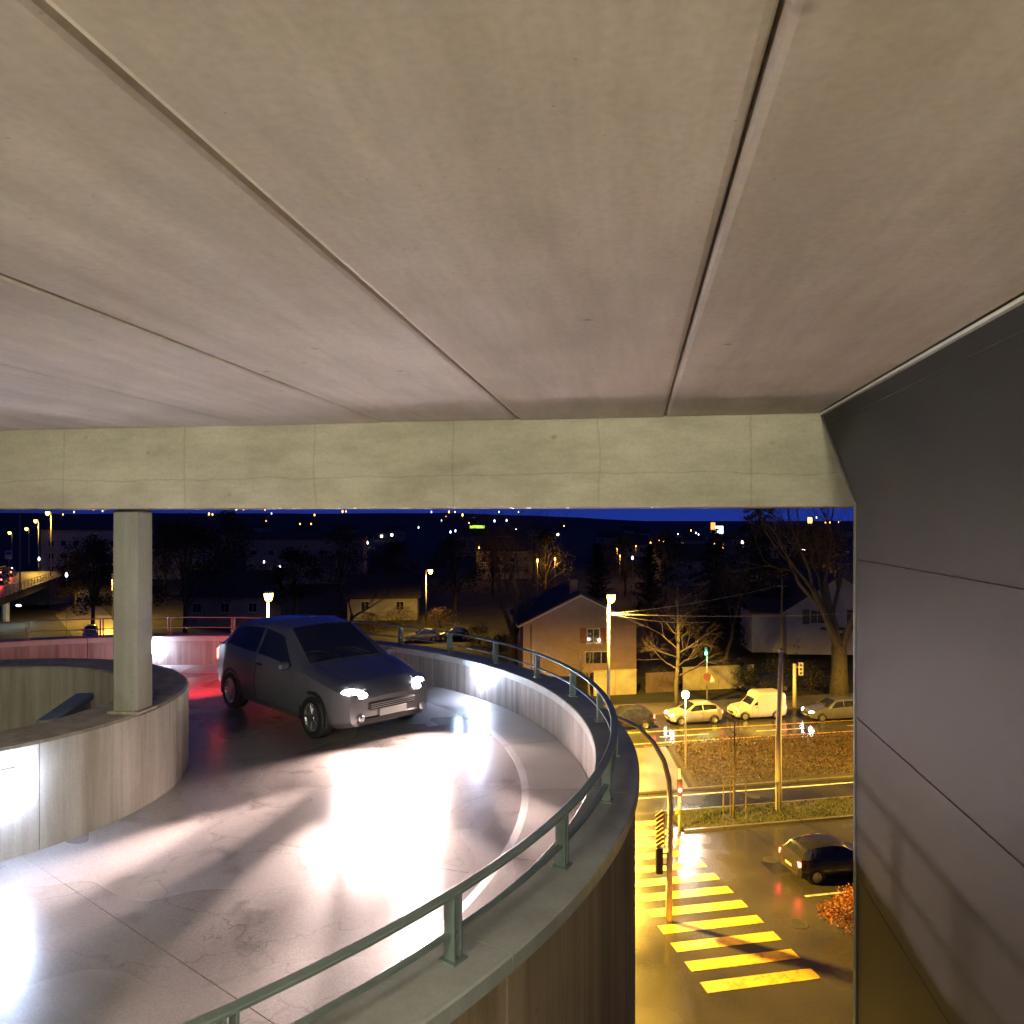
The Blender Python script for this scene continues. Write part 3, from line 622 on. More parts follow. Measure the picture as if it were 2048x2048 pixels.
# tall cream pole
t = thing('cream_mast', 'tall bare cream pole standing on the grass verge', 'pole', (gx(1557, 38.5), 38.5, .1))
mb = MB(); mb.tube([(0, 0, 0), (0, 0, 3.6), (0, 0, 3.65), (.12, 0, 7.9)], [.165, .15, .135, .10], 14); part(mb, 'shaft', M['cream'], t, True)
mb = MB(); mb.lathe([(.11, 7.88), (.12, 7.9), (.11, 7.98), (.02, 8.02)], 12, (.12, 0, 0)); part(mb, 'cap', M['cream'], t, True)
# dark wooden mast behind with wires
t = thing('utility_mast', 'dark slender utility mast with wires behind the cream pole', 'pole', (gx(1564, 62), 62, 0))
mb = MB(); mb.tube([(0, 0, 0), (0, 0, 5), (0, 0, 9.8)], [.13, .11, .08], 8); part(mb, 'shaft', M['bark'], t, True)
mb = MB(); mb.box((0, 0, 9.2), (.8, .08, .08)); part(mb, 'cross_arm', M['bark'], t)
p0 = Vector((gx(1217, 52), 52, 8.2)); 
for i, p1 in enumerate((Vector((gx(1564, 62), 62, 9.3)), Vector((gx(1420, 60), 60, 6.6)), Vector((26, 52, 8.4)))):
    mb = MB(); mb.tube([p0.lerp(p1, f) - Vector((0, 0, 1.0 * f * (1 - f))) for f in [k / 10 for k in range(11)]], .014, 4)
    tag(mb.build('overhead_wire', M['pole']), ('overhead wire from the sodium lamp to the utility mast', 'overhead wire sagging from the sodium lamp toward the lit tree', 'overhead wire from the sodium lamp crossing the road to the right')[i], 'wire', 'overhead wires')
# curved signal mast
Y0 = 28.0; X0 = gx(1338, Y0)
t = thing('signal_mast', 'tall yellow lit traffic signal mast with arm arching left by the crossing', 'traffic light', (X0, Y0, 0))
mb = MB(); mb.tube([(0, 0, 0), (.02, 0, 2.2), (.05, 0, 4.2), (.0, 0, 5.1), (-.18, 0, 5.8), (-.55, 0, 6.45), (-1.1, .1, 7.0), (-1.9, .2, 7.35), (-3.4, .3, 7.55)], [.125, .115, .10, .095, .09, .085, .075, .065, .055], 12); part(mb, 'mast', M['cream'], t, True)
sg_ = bpy.data.objects.new('signal_head', None); col.objects.link(sg_); sg_.parent = t; sg_.location = (-.36, .0, 1.75)
mb = MB(); mb.cbox((0, 0, .45), (.26, .24, .95), .03); part(mb, 'casing', M['black'], sg_)
for k in range(3):
    mb = MB(); mb.loft([[(.11 * math.cos(a * .524) , .12 + d, .13 + k * .3 + .11 * math.sin(a * .524)) for a in range(12)] for d in (0, .14)], caps=False); part(mb, 'visor', M['black'], sg_)
for zz in (.3, .7): mb = MB(); mb.box((.23, 0, zz), (.24, .05, .05)); part(mb, 'bracket', M['pole'], sg_)
bp_ = bpy.data.objects.new('back_board', None); col.objects.link(bp_); bp_.parent = t; bp_.location = (-.33, .02, 2.75)
for k in range(8):
    mb = MB(); mb.box((0, 0, k * .16), (.34, .04, .10), M=Matrix.Rotation(R(-35), 3, 'Y') ); part(mb, 'board_slat', M['yellow'], bp_)
mb = MB(); mb.box((.17, .04, .55), (.03, .03, 1.3)); part(mb, 'board_rail', M['black'], bp_)
# red signal post at the tip of the verge
t = thing('signal_post', 'thin signal post glowing red at the tip of the grass verge', 'traffic light', (gx(1359, 36.1), 36.1, .0))
mb = MB(); mb.tube([(0, 0, 0), (0, 0, 2.9)], [.07, .055], 10); part(mb, 'post', M['cream'], t, True)
mb = MB(); mb.cbox((0, -.02, 2.05), (.22, .2, .8), .03); part(mb, 'casing', M['black'], t)
mb = MB(); mb.lathe([(.095, 0), (.085, .03), (.03, .05)], 12); o = part(mb, 'red_lens', M['red'], t, True); o.location = (0, -.125, 1.95); o.rotation_euler = (R(90), 0, 0)
lamp('POINT', 'signal_light', t, (0, -.35, 1.95), 8, (1, .08, .04), .08)
mb = MB(); mb.cbox((-.12, -.05, .95), (.16, .12, .26), .02); part(mb, 'push_button_box', M['yellow'], t)
# green pedestrian signal with signs
t = thing('signal_post', 'thin post with green signal and road signs below the lit tree', 'traffic light', (gx(1414, 60.6), 60.6, .1))
mb = MB(); mb.tube([(0, 0, 0), (0, 0, 4.5)], [.06, .05], 8); part(mb, 'post', M['pole'], t, True)
mb = MB(); mb.cbox((-.1, -.02, 4.15), (.24, .2, .75), .03); part(mb, 'casing', M['black'], t)
mb = MB(); mb.lathe([(.10, 0), (.09, .03), (.03, .05)], 12); o = part(mb, 'green_lens', M['green'], t, True); o.location = (-.1, -.125, 4.0); o.rotation_euler = (R(90), 0, 0)
lamp('POINT', 'signal_light', t, (-.1, -.35, 4.0), 10, (.1, 1, .6), .08)
mb = MB(); mb.loft([[(.30 * math.cos(a), y, 2.15 + .30 * math.sin(a)) for a in [k * .3142 for k in range(20)]] for y in (-.10, -.07)]); part(mb, 'round_sign', M['redshut'], t)
mb = MB(); mb.loft([[(x + .30, y, z) for x, z in ((0, 2.35), (.36, 1.7), (-.1, 1.7))] for y in (-.16, -.13)]); part(mb, 'triangle_sign', M['frame'], t)
# second signal on cream post
t = thing('signal_post', 'cream signal post with boxed signal above the estate car', 'traffic light', (gx(1589, 59.6), 59.6, .1))
mb = MB(); mb.tube([(0, 0, 0), (0, 0, 3.35)], [.14, .13], 10); part(mb, 'post', M['cream'], t, True)
mb = MB(); mb.box((.25, 0, 3.1), (.3, .08, .06)); part(mb, 'bracket', M['cream'], t)
mb = MB(); mb.cbox((.48, -.02, 2.95), (.34, .22, 1.0), .03); part(mb, 'casing', M['cream'], t)
for k in range(3):
    mb = MB(); mb.lathe([(.09, 0), (.08, .02), (.02, .03)], 12); o = part(mb, 'lens', M['black'], t, True); o.location = (.44, -.135, 2.65 + k * .3); o.rotation_euler = (R(90), 0, 0)
# sapling with stake frame
def tube_tree(rnd, mbT, mbC, p, d, r, ln, lvl, maxl, spread, up, n=6):
    """recursive bare branching"""
    segs = 3; pts = [p]; rad = [r]; dd = d.copy(); q = p.copy()
    for i in range(segs):
        dd = (dd + Vector((rnd.gauss(0, .13), rnd.gauss(0, .13), rnd.gauss(0, .10) + up * .06))).normalized(); q = q + dd * (ln / segs); pts.append(q.copy()); rad.append(r * (1 - .38 * (i + 1) / segs))
    (mbT if lvl < 2 else mbC).tube(pts, rad, n if lvl < 2 else (4 if lvl < maxl else 3), caps=False)
    if lvl >= maxl: return
    kids = rnd.choice((2, 3, 3)) + (1 if lvl >= 2 else 0)
    for k in range(kids):
        f = rnd.uniform(.45, 1) if k else 1.0
        j = min(int(f * segs), segs - 1); base = pts[j].lerp(pts[j + 1], f * segs - j)
        a = Vector((rnd.gauss(0, 1), rnd.gauss(0, 1), rnd.gauss(0, .5))); a = (a - a.dot(dd) * dd).normalized()
        ang = rnd.uniform(.35, .95) * spread if k else rnd.uniform(.1, .4) * spread
        nd = (dd * math.cos(ang) + a * math.sin(ang)).normalized()
        tube_tree(rnd, mbT, mbC, base, nd, rad[min(j + 1, segs)] * rnd.uniform(.55, .78), ln * rnd.uniform(.6, .82), lvl + 1, maxl, spread, up, n)
def bare_tree(name, label, loc, h, r, seed, maxl=6, spread=1.0, up=1.0, fork=1, first=.3, group=None, lean=(0, 0), mats=None):
    rnd = random.Random(seed); t = thing(name, label, 'tree', loc, 0, group); mt, mc = MB(), MB()
    if fork == 1:
        tube_tree(rnd, mt, mc, Vector((0, 0, -.1)), Vector((lean[0], lean[1], 1)).normalized(), r, h * first, 0, maxl, spread, up, 9)
    else:
        mt.tube([(0, 0, -.1), (.05, 0, h * .1), (0, 0, h * .2)], [r * 1.25, r, r * .95], 10)
        for k in range(fork):
            a = k * 6.283 / fork + .3 + rnd.random() * .5; tube_tree(rnd, mt, mc, Vector((0, 0, h * .17)), Vector((math.cos(a) * .38, math.sin(a) * .38, 1)).normalized(), r * .62, h * first, 0, maxl, spread, up, 8)
    mats = mats or ('bark', 'twig')
    part(mt, 'trunk', M[mats[0]], t, True); part(mc, 'crown', M[mats[1]], t)
    return t
def leaf_pts(rnd, mb, c, rad, n, size, flat=.0):
    for _ in range(n):
        d = Vector((rnd.gauss(0, 1), rnd.gauss(0, 1), rnd.gauss(0, 1))).normalized() * rnd.random() ** .4
        p = Vector((c[0] + d.x * rad[0], c[1] + d.y * rad[1], c[2] + d.z * rad[2]))
        q = Vector((rnd.gauss(0, 1), rnd.gauss(0, 1), rnd.gauss(0, .7))).normalized(); v = q.cross(Vector((rnd.gauss(0, 1), rnd.gauss(0, 1), rnd.gauss(0, 1)))).normalized(); s = size * rnd.uniform(.5, 1.3)
        mb.add([p - q * s, p + v * s * .55, p + q * s, p - v * s * .55], [(0, 1, 2, 3)])
def bushy_tree(name, label, loc, h, wd, seed, m='leafdark', n=7000, group=None, cat='tree', trunk=.28, leaf=.16):
    rnd = random.Random(seed); t = thing(name, label, cat, loc, 0, group); mb = MB(); mt = MB()
    mt.tube([(0, 0, -.1), (.1, 0, h * .3), (0, .1, h * .75)], [h * .022, h * .016, h * .006], 7)
    k = 26
    for i in range(k):
        z = h * (trunk + (1 - trunk) * (rnd.random() ** .8) * .95); f = (z / h - trunk) / (1 - trunk); rr = wd / 2 * (math.sin(min(1, f * .9 + .18) * math.pi) ** .6) * rnd.uniform(.35, .85)
        a = rnd.uniform(0, 6.28); c = (rr * math.cos(a), rr * math.sin(a), z); mt.tube([(0, 0, h * trunk * rnd.uniform(.7, 1.6)), (c[0] * .6, c[1] * .6, z * .92), c], [h * .007, h * .004, .01], 4)
        b = wd * rnd.uniform(.11, .20); leaf_pts(rnd, mb, c, (b, b, b * rnd.uniform(.6, .95)), n // k, leaf * (.7 + .03 * h))
    part(mt, 'trunk', M['bark'], t, True); part(mb, 'crown', M[m], t)
    return t
def conifer(name, label, loc, h, wd, seed, narrow=False, group=None):
    rnd = random.Random(seed); t = thing(name, label, 'tree', loc, 0, group); mt, mb = MB(), MB()
    mt.tube([(0, 0, -.1), (0, 0, h * .5), (0, 0, h)], [h * .02, h * .012, .02], 8)
    nb = 90
    for i in range(nb):
        f = (i + rnd.random()) / nb; z = h * (.06 + .93 * f); ln = wd / 2 * ((1 - f) ** (.5 if narrow else .75)) * rnd.uniform(.6, 1.1) + .12
        a = i * 2.4 + rnd.uniform(-.4, .4); dz = (-.22 if not narrow else .5) * ln
        e = Vector((ln * math.cos(a), ln * math.sin(a), z + dz)); b0 = Vector((0, 0, z)); mt.tube([b0, b0.lerp(e, .5) + Vector((0, 0, .08 * ln)), e], [.02 + .03 * ln / 2, .02, .008], 4)
        for k in range(int(26 + ln * 26)):
            g = rnd.random() ** .7; p = b0.lerp(e, g) + Vector((0, 0, .08 * ln * math.sin(g * 3.14))) + Vector((rnd.gauss(0, .10), rnd.gauss(0, .10), rnd.gauss(-.05, .06))) * (1 + ln * .55)
            q = (e - b0).normalized() + Vector((rnd.gauss(0, .5), rnd.gauss(0, .5), rnd.gauss(-.3, .3))); q.normalize(); v = q.cross(Vector((rnd.gauss(0, .3), rnd.gauss(0, .3), 1))).normalized(); s = rnd.uniform(.12, .30) * (.8 + h / 40)
            mb.add([p - q * s, p + v * s * .3, p + q * s, p - v * s * .3], [(0, 1, 2, 3)])
    part(mt, 'trunk', M['bark'], t, True); part(mb, 'crown', M['needle'], t)
    return t
YS = 37.4; t = thing('sapling', 'young bare sapling tied to a stake frame on the verge', 'tree', (gx(1467, YS), YS, .1))
mt, mc = MB(), MB(); mt.tube([(0, 0, -.05), (.03, 0, 1.6), (.06, 0, 3.2), (.03, 0, 5.0)], [.07, .06, .045, .02], 8)
rnd = random.Random(3)
for k in range(16):
    z = 2.9 + k * .13; a = k * 2.4; tube_tree(rnd, mc, mc, Vector((.06, 0, z)), Vector((math.cos(a) * .7, math.sin(a) * .7, .8)).normalized(), .014, .55, 2, 4, .8, 1.0)
part(mt, 'trunk', M['bark'], t, True); part(mc, 'crown', M['twig'], t)
t = thing('stake_frame', 'wooden three stake frame supporting the bare sapling', 'tree stakes', (gx(1467, YS), YS, .1))
for x, y in ((-.55, -.2), (.55, -.2), (0, .5)):
    mb = MB(); mb.tube([(x, y, -.05), (x * .97, y, 2.1)], .035, 7); part(mb, 'stake', M['bark'], t)
mb = MB(); mb.box((0, -.2, 2.05), (1.2, .04, .07)); part(mb, 'cross_bar', M['bark'], t)
for sg in (-1, 1):
    mb = MB(); mb.tube([(sg * .52, -.2, 2.0), (sg * .06, -.04, 1.75)], .014, 5); part(mb, 'tie', M['bark'], t)

# ------------------------------------------------------------------ trees
t = thing('plane_tree', 'bare spreading tree lit yellow by the street lamp', 'tree', (gx(1354, 58.5), 58.5, .1))
mt, mc = MB(), MB(); rnd = random.Random(21)
mt.tube([(0, 0, -.1), (-.05, 0, 2), (.1, 0, 4), (.12, 0, 6.2), (.02, 0, 8.4), (.05, 0, 10)], [.19, .16, .14, .11, .06, .02], 9)
for k in range(17):
    z = 2.7 + k * .33 + rnd.uniform(-.1, .1); a = k * 2.4 + rnd.uniform(-.4, .4); up = .25 + .05 * k; ln = (1.75 if k < 10 else 1.25) * rnd.uniform(.8, 1.15)
    tube_tree(rnd, mt, mc, Vector((.08, 0, z)), Vector((math.cos(a), math.sin(a), up)).normalized(), .075 - .0025 * k, ln, 1, 5, .85, .35, 6)
part(mt, 'trunk', M['bark'], t, True); part(mc, 'crown', M['twig'], t)
bare_tree('large_bare_tree', 'huge bare forked tree trunk in front of the white house', (gx(1678, 64), 64, .1), 20, .62, 23, 6, .75, 1.1, fork=3, first=.30)
bare_tree('large_bare_tree', 'tall bare forked tree left of the pink house', (gx(1026, 76), 76, 0), 17, .42, 31, 6, .8, 1.1, fork=3, first=.30)
bare_tree('bare_tree', 'bare reddish tree behind the parapet between the two sodium lamps', (gx(700, 88), 88, 0), 14, .30, 41, 6, .95, .8, first=.28)
bare_tree('bare_tree', 'thin bare tree beside the large dark cedar', (gx(1450, 78), 78, 0), 15, .22, 43, 6, .7, 1.2, first=.28)
bare_tree('bare_tree', 'bare tree whose yellow lit twigs hang before the pink house', (gx(1180, 62), 62, 0), 7.0, .12, 47, 6, 1.3, .3, first=.34)
conifer('cedar_tree', 'large dark cedar rising to the beam beside the white house', (gx(1520, 88), 88, 0), 18.5, 17, 5)
conifer('cedar_tree', 'broad dark conifer between the lit tree and the cedar', (gx(1432, 100), 100, 0), 13.5, 13, 6)
conifer('column_conifer', 'narrow dark conifer behind the roof of the pink house', (gx(1195, 100), 100, 0), 11.5, 4.6, 8, True)
conifer('column_conifer', 'narrow dark conifer right of the pink house', (gx(1300, 108), 108, 0), 11.0, 5.5, 9, True)
bush = [(185, 100, 12.5, 9, 'brush', 'round brown tree left of the column'), (150, 120, 11, 8, 'brush', 'brown tree before the pale building'), (370, 95, 14.8, 13, 'leafdark', 'broad dark tree right of the column'), (455, 120, 16, 12, 'leafdark', 'tall dark tree left of the first sodium lamp'),
        (590, 110, 10.5, 11, 'leafdark', 'low dark tree right of the first sodium lamp'), (680, 130, 13, 14, 'brush', 'wide brown tree behind the bare reddish tree'), (790, 125, 11, 11, 'brush', 'brown tree left of the second sodium lamp'), (910, 120, 12, 12, 'leafdark', 'dark tree right of the second sodium lamp'),
        (1090, 130, 12, 12, 'leafdark', 'dark tree behind the chimney of the pink house'), (1330, 135, 12, 13, 'leafdark', 'dark tree far behind the lit tree'), (1640, 110, 13.5, 14, 'leafdark', 'dark tree behind the white house'), (1590, 125, 14, 12, 'leafdark', 'dark tree between the cedar and the white house'), (330, 150, 14, 14, 'brush', 'brown tree far right of the column'), (1250, 150, 11, 13, 'leafdark', 'dark tree beyond the narrow conifer'), (985, 150, 12, 14, 'brush', 'brown tree far left of the pink house')]
for i, (px, Y, h, wd, m, lab) in enumerate(bush): bushy_tree('dark_tree', lab, (gx(px, Y), Y, 0), h, wd, 60 + i, m, 4200 if Y > 110 else 5600, 'dark trees beyond the street')
for i, (px, Y, h, wd, lab) in enumerate(((1320, 66.5, 1.6, 3.5, 'low dark shrub by the brown gate'), (1480, 67, 2.2, 4.5, 'dark shrub before the right garden wall'), (1620, 66, 2.4, 6, 'dark hedge shrub under the white house'), (1240, 66, 1.7, 3.0, 'dark shrub left of the garden wall'), (1560, 68, 2.5, 5, 'dark shrub behind the cream pole'))):
    bushy_tree('shrub', lab, (gx(px, Y), Y, 0), h, wd, 90 + i, 'leafdark', 3000, 'dark shrubs along the gardens', 'shrub', .05, .09)
yard = [(350, 84, 2.0, 5, 'low shrub below the far parapet right of the column'), (480, 88, 2.4, 6, 'low shrub left of the first sodium lamp'), (610, 86, 1.9, 5, 'low shrub right of the first sodium lamp'), (660, 96, 2.6, 6, 'low shrub under the bare reddish tree'), (735, 100, 2.2, 6, 'low shrub before the small pale house'), (960, 90, 2.3, 5, 'low shrub right of the parked cars'), (1000, 84, 2.0, 4.5, 'low shrub at the foot of the forked tree'), (880, 104, 2.4, 7, 'long shrub behind the parked cars'), (800, 106, 2.5, 6, 'low shrub left of the second sodium lamp')]
for i, (px, Y, h, wd, lab) in enumerate(yard): bushy_tree('shrub', lab, (gx(px, Y), Y, 0), h, wd, 120 + i, 'brush', 2200, 'brown shrubs in the yards', 'shrub', .05, .10)
bushy_tree('shrub', 'orange leaved shrub at the foot of the metal wall', (gx(1722, 27.4), 27.4, 0), 1.3, 3.4, 99, 'orange_leaf', 3600, None, 'shrub', .05, .06)

# ------------------------------------------------------------------ houses
def window(parent, x, y, z, wd, h, nrm, shutters=None, lit=None, mull=1, sill=True):
    """window on a wall facing local -y (nrm='y') at wall plane y"""
    o = bpy.data.objects.new('window', None); col.objects.link(o); o.parent = parent; o.location = (x, y, z)
    if nrm == 'x': o.rotation_euler = (0, 0, R(-90))
    f = .07; mb = MB()
    for a in (-1, 1): mb.box((a * (wd / 2 - f / 2), -.03, 0), (f, .06, h)); mb.box((0, -.032, a * (h / 2 - f / 2)), (wd - 2 * f, .06, f))
    for k in range(mull): mb.box((-wd / 2 + wd * (k + 1) / (mull + 1), -.028, 0), (f * .7, .05, h - 2 * f))
    part(mb, 'frame', M['frame'], o)
    mb = MB(); mb.box((0, -.008, 0), (wd - f, .012, h - f)); part(mb, 'pane', lit or M['glass'], o)
    if sill: mb = MB(); mb.box((0, -.06, -h / 2 - .05), (wd + .2, .16, .07)); part(mb, 'sill', M['frame'], o)
    if shutters:
        for a in (-1, 1):
            mb = MB(); mb.box((a * (wd * .77), -.035, 0), (wd * .48, .04, h * 1.04))
            for q in range(7): mb.box((a * (wd * .77), -.062, -h * .45 + q * h * .15), (wd * .38, .015, h * .07))
            part(mb, 'shutter', shutters, o)
    return o
def house(name, label, loc, rz, wd, dp, eave, ridge, m, wins, roofm='roof', over=.5, chim=None, ridge_along='y', cat='house', group=None, ridge_x=0):
    t = thing(name, label, cat, loc, rz, group); mb = MB(); x = wd / 2
    if ridge_along == 'y':
        sec = [(-x, 0), (x, 0), (x, eave), (ridge_x, ridge), (-x, eave)]
        mb.loft([[(a, y, b) for a, b in sec] for y in (0, dp)]); fixn(part(mb, 'wall', m, t))
        ro = bpy.data.objects.new('roof', None); col.objects.link(ro); ro.parent = t
        for sg in (-1, 1):
            ex = sg * (x + over); sl = (ridge - eave) / (x - sg * ridge_x); ez = eave - over * sl
            mb = MB(); mb.loft([[(ex, y, ez + .04), (ridge_x, y, ridge + .04), (ridge_x, y, ridge + .26), (ex, y, ez + .22)] for y in (-over, dp + over)]); fixn(mb.build('roof_slope', M[roofm], ro))
        for sg in (-1, 1):
            ex = sg * (x + over + .05); ez = eave - over * (ridge - eave) / (x - sg * ridge_x)
            mb = MB(); mb.tube([(ex, -over, ez + .08), (ex, dp + over, ez + .08)], .075, 7); mb.build('gutter', M['pole'], ro)
        for sg in (-1, 1):
            mb = MB(); sl = (ridge - eave) / (x - sg * ridge_x); ez = eave - over * sl; mb.loft([[(sg * (x + over), y, ez - .06), (ridge_x, y, ridge - .06), (ridge_x, y, ridge + .10), (sg * (x + over), y, ez + .10)] for y in (-over - .05, -over - .005)]); fixn(mb.build('barge_board', M['frame'], ro))
        if chim: mb = MB(); mb.cbox((chim[0], chim[1], ridge + .2), (.7, .7, 2.0), .03); mb.box((chim[0], chim[1], ridge + 1.25), (.86, .86, .1)); mb.build('chimney', M['hpink'], ro)
    else:
        mb.box((0, dp / 2, eave / 2), (wd, dp, eave)); part(mb, 'wall', m, t)
        ro = bpy.data.objects.new('roof', None); col.objects.link(ro); ro.parent = t
        for sg in (0, 1):
            y0 = -over if not sg else dp + over
            mb = MB(); mb.loft([[(xx, y0, eave - .12), (xx, dp / 2, ridge), (xx, dp / 2, ridge + .2), (xx, y0, eave + .06)] for xx in (-x - over, x + over)]); fixn(mb.build('roof_slope', M[roofm], ro))
        mb = MB()
        for xx in (-x + .01, x - .01): mb.add([(xx, 0, eave), (xx, dp, eave), (xx, dp / 2, ridge - .02)], [(0, 1, 2)])
        part(mb, 'gable', m, t)
        if chim: mb = MB(); mb.cbox((chim[0], chim[1], ridge + .2), (.7, .7, 1.8), .03); mb.build('chimney', M['hpink'], ro)
    for a in wins: window(t, *a)
    return t
h1 = house('gable_house', 'pink rendered gable house with chimney behind the sodium lamp', (gx(1160, 72), 72, 0), R(4), 10.6, 11, 4.9, 7.5, M['hpink'],
      [(1.25, -.005, 3.75, 1.25, 1.35, 'y', M['redshut'], None, 1), (1.6, -.005, 1.55, 2.3, 1.5, 'y', None, None, 2), (-5.305, 4, 3.4, 1.1, 1.3, 'x', None, None, 1)], chim=(-.3, 2.2))
mb = MB(); mb.tube([(-4.55, -.08, 0), (-4.55, -.08, 4.9)], .06, 6); part(mb, 'downpipe', M['gate'], h1)
mb = MB(); mb.box((1.6, -.7, .62), (3.2, 1.4, .12)); mb.box((1.6, -1.36, 1.05), (3.2, .06, .75)); part(mb, 'balcony', M['hpink'], h1)
mb = MB(); mb.lathe([(.03, -.12), (.11, -.05), (.11, .05), (.03, .1)], 10, (1.75, -.16, 3.35)); part(mb, 'porch_lamp', M['warmw'], h1, True)
h2 = house('gable_house', 'white gable house with dark shutters behind the huge bare tree', (gx(1672, 80), 80, .6), R(-3), 10.0, 11, 4.6, 8.0, M['hwhite'],
      [(-1.9, -.005, 3.9, 1.5, 1.45, 'y', M['shutter'], None, 1), (2.4, -.005, 3.9, 1.3, 1.45, 'y', M['shutter'], None, 1), (.5, -.005, 1.3, 1.2, 2.0, 'y', None, None, 0, False)], chim=(2, 3), ridge_x=.3)
mb = MB(); mb.box((-6.6, 3.5, 2.1), (3.4, 5, 4.2)); part(mb, 'side_wing', M['hwhite'], h2)
mb = MB(); mb.loft([[(xx, .6, 4.1), (xx, 3.5, 5.4), (xx, 3.5, 5.55), (xx, .6, 4.26)] for xx in (-8.6, -5.02)]); mb.loft([[(xx, 6.4, 4.1), (xx, 3.5, 5.4), (xx, 3.5, 5.55), (xx, 6.4, 4.26)] for xx in (-8.6, -5.02)]); fixn(part(mb, 'wing_roof', M['roof'], h2))
mb = MB(); mb.box((-.2, -.6, 2.75), (2.8, 1.2, .10)); part(mb, 'porch_roof', M['roof'], h2)
for px, Y, wd, ev, rg, m, lab, ra in ((765, 112, 10, 3.4, 6.2, 'hgrey', 'small pale house behind the bare reddish tree', 'x'), (450, 105, 11, 4.2, 7.2, 'hgrey', 'grey gable house left of the first sodium lamp', 'x'), (610, 175, 26, 10.5, 11.5, 'hgrey', 'long pale apartment block far behind the first sodium lamp', 'x'), (345, 190, 15, 8, 11, 'hgrey', 'grey house far right of the column', 'x'),
                                   (1010, 190, 14, 7, 10, 'hgrey', 'grey house far behind the forked tree', 'x'), (1380, 170, 13, 6, 9, 'hgrey', 'grey house far behind the lit tree', 'x')):
    n = max(2, int(wd / 3.4)); ws = [(-wd / 2 + wd * (k + .5) / n, -.005, z, 1.2, 1.3, 'y', None, None, 1) for k in range(n) for z in ([ev * .62] if ev < 6 else [ev * .3, ev * .68])]
    house('far_house', lab, (gx(px, Y), Y, 0), R(5), wd, 9, ev, rg, M[m], ws, ridge_along=ra)
# garden wall and gate
gw = thing('garden_wall', 'stained pale garden wall below the pink house', 'wall', (gx(1268, 64.6), 64.6, 0), SD)
for k in range(2): mb = MB(); mb.cbox((-2.6 + k * 1.86, 0, 1.0), (1.84, .25, 2.0), .02); part(mb, 'wall_panel', M['wall_green'], gw)
mb = MB(); mb.cbox((-1.7, 0, 2.04), (3.8, .34, .08), .015); part(mb, 'coping', M['wall_green'], gw)
gt = thing('garden_gate', 'brown boarded gate between the two garden walls', 'gate', (gx(1322, 65.2), 65.2, 0), SD)
for k in range(12): mb = MB(); mb.box((-1.25 + k * .225, 0, .85), (.215, .05, 1.7)); part(mb, 'board', M['gate'], gt)
mb = MB(); mb.box((0, .05, .4), (2.8, .05, .12)); mb.box((0, .05, 1.3), (2.8, .05, .12)); part(mb, 'brace', M['gate'], gt)
gw = thing('garden_wall', 'long dim garden wall behind the green signal', 'wall', (gx(1436, 66.5), 66.5, 0), SD)
for k in range(4): mb = MB(); mb.cbox((-2.4 + k * 1.62, 0, .95), (1.6, .25, 1.9), .02); part(mb, 'wall_panel', M['wall_green'], gw)
mb = MB(); mb.cbox((.03, 0, 1.94), (6.6, .34, .08), .015); part(mb, 'coping', M['wall_green'], gw)

# ------------------------------------------------------------------ far left: bridge, side road, pale building
mb = MB(); mb.prism([(-46, 84), (-40.5, 86), (-104, 184), (-113, 181)], .0, .012)
tag(fixn(mb.build('side_road', M['pave'])), kind='structure')
br = thing('road_bridge', 'lamp lit road bridge with steel railing at the left edge', 'bridge', (-68, 105, 0), 0)
B0, B1 = Vector((-70, 70, 0)) - Vector((-68, 105, 0)), Vector((-79.5, 150, 0)) - Vector((-68, 105, 0)); bd = (B1 - B0).normalized(); bn = Vector((-bd.y, bd.x, 0))
B0 = Vector((-59.5, 88, 0)) - Vector((-68, 105, 0)); B1 = Vector((-80, 142, 0)) - Vector((-68, 105, 0)); bd = (B1 - B0).normalized(); bn = Vector((-bd.y, bd.x, 0)); BL = (B1 - B0).length
def bq(f, n, z): p = B0 + bd * f + bn * n; return (p.x, p.y, z)
DZ = 5.2
mb = MB(); mb.loft([[bq(f, 0, DZ - 1.0), bq(f, 0, DZ), bq(f, 11, DZ), bq(f, 11, DZ - 1.0)] for f in (0, BL)]); fixn(part(mb, 'deck', M['pave'], br))
for n in (0, 11):
    for z in (.35, .65, 1.05): mb = MB(); mb.tube([bq(0, n, DZ + z), bq(BL, n, DZ + z)], .04, 6); part(mb, 'rail', M['pole'], br)
    for k in range(30): mb = MB(); mb.tube([bq(BL * k / 29, n, DZ - .05), bq(BL * k / 29, n, DZ + 1.08)], .035, 5); part(mb, 'rail_post', M['pole'], br)
mb = MB(); mb.loft([[bq(BL - 4 + d, -.4 + e, 0), bq(BL - 4 + d, -.4 + e, DZ - 1.0), bq(BL - 4 + d, 11.4, DZ - 1.0), bq(BL - 4 + d, 11.4, 0)] for d, e in ((-5, 3), (-3, 1.2), (0, .2), (4, 0))]); fixn(part(mb, 'abutment', M['floor'], br))
mb = MB(); mb.tube([bq(26, 4, 0), bq(26, 4, DZ - 1)], .5, 10); part(mb, 'pier', M['floor'], br)
for i, (px, py, Y, base) in enumerate(((40, 985, 100, DZ), (102, 1024, 128, DZ), (77, 1040, 150, DZ), (58, 1056, 172, 4.6), (24, 1064, 185, 4.0))):
    p = at(px, py, Y)
    street_lamp((p.x, p.y, base), p.z - base, ('near bridge lamp whose head is hidden by the beam', 'bridge lamp nearest the pale building', 'bridge lamp second from the pale building', 'bridge lamp third from the pale building', 'farthest bridge lamp at the left edge')[i], 600, (-.4, -.3), 'lamps along the bridge', .1, light=i in (1, 2))
t = thing('underpass_lamp', 'cold lamp glowing on the wall under the bridge', 'lamp', (gx(38, 108), 108, 2.6))
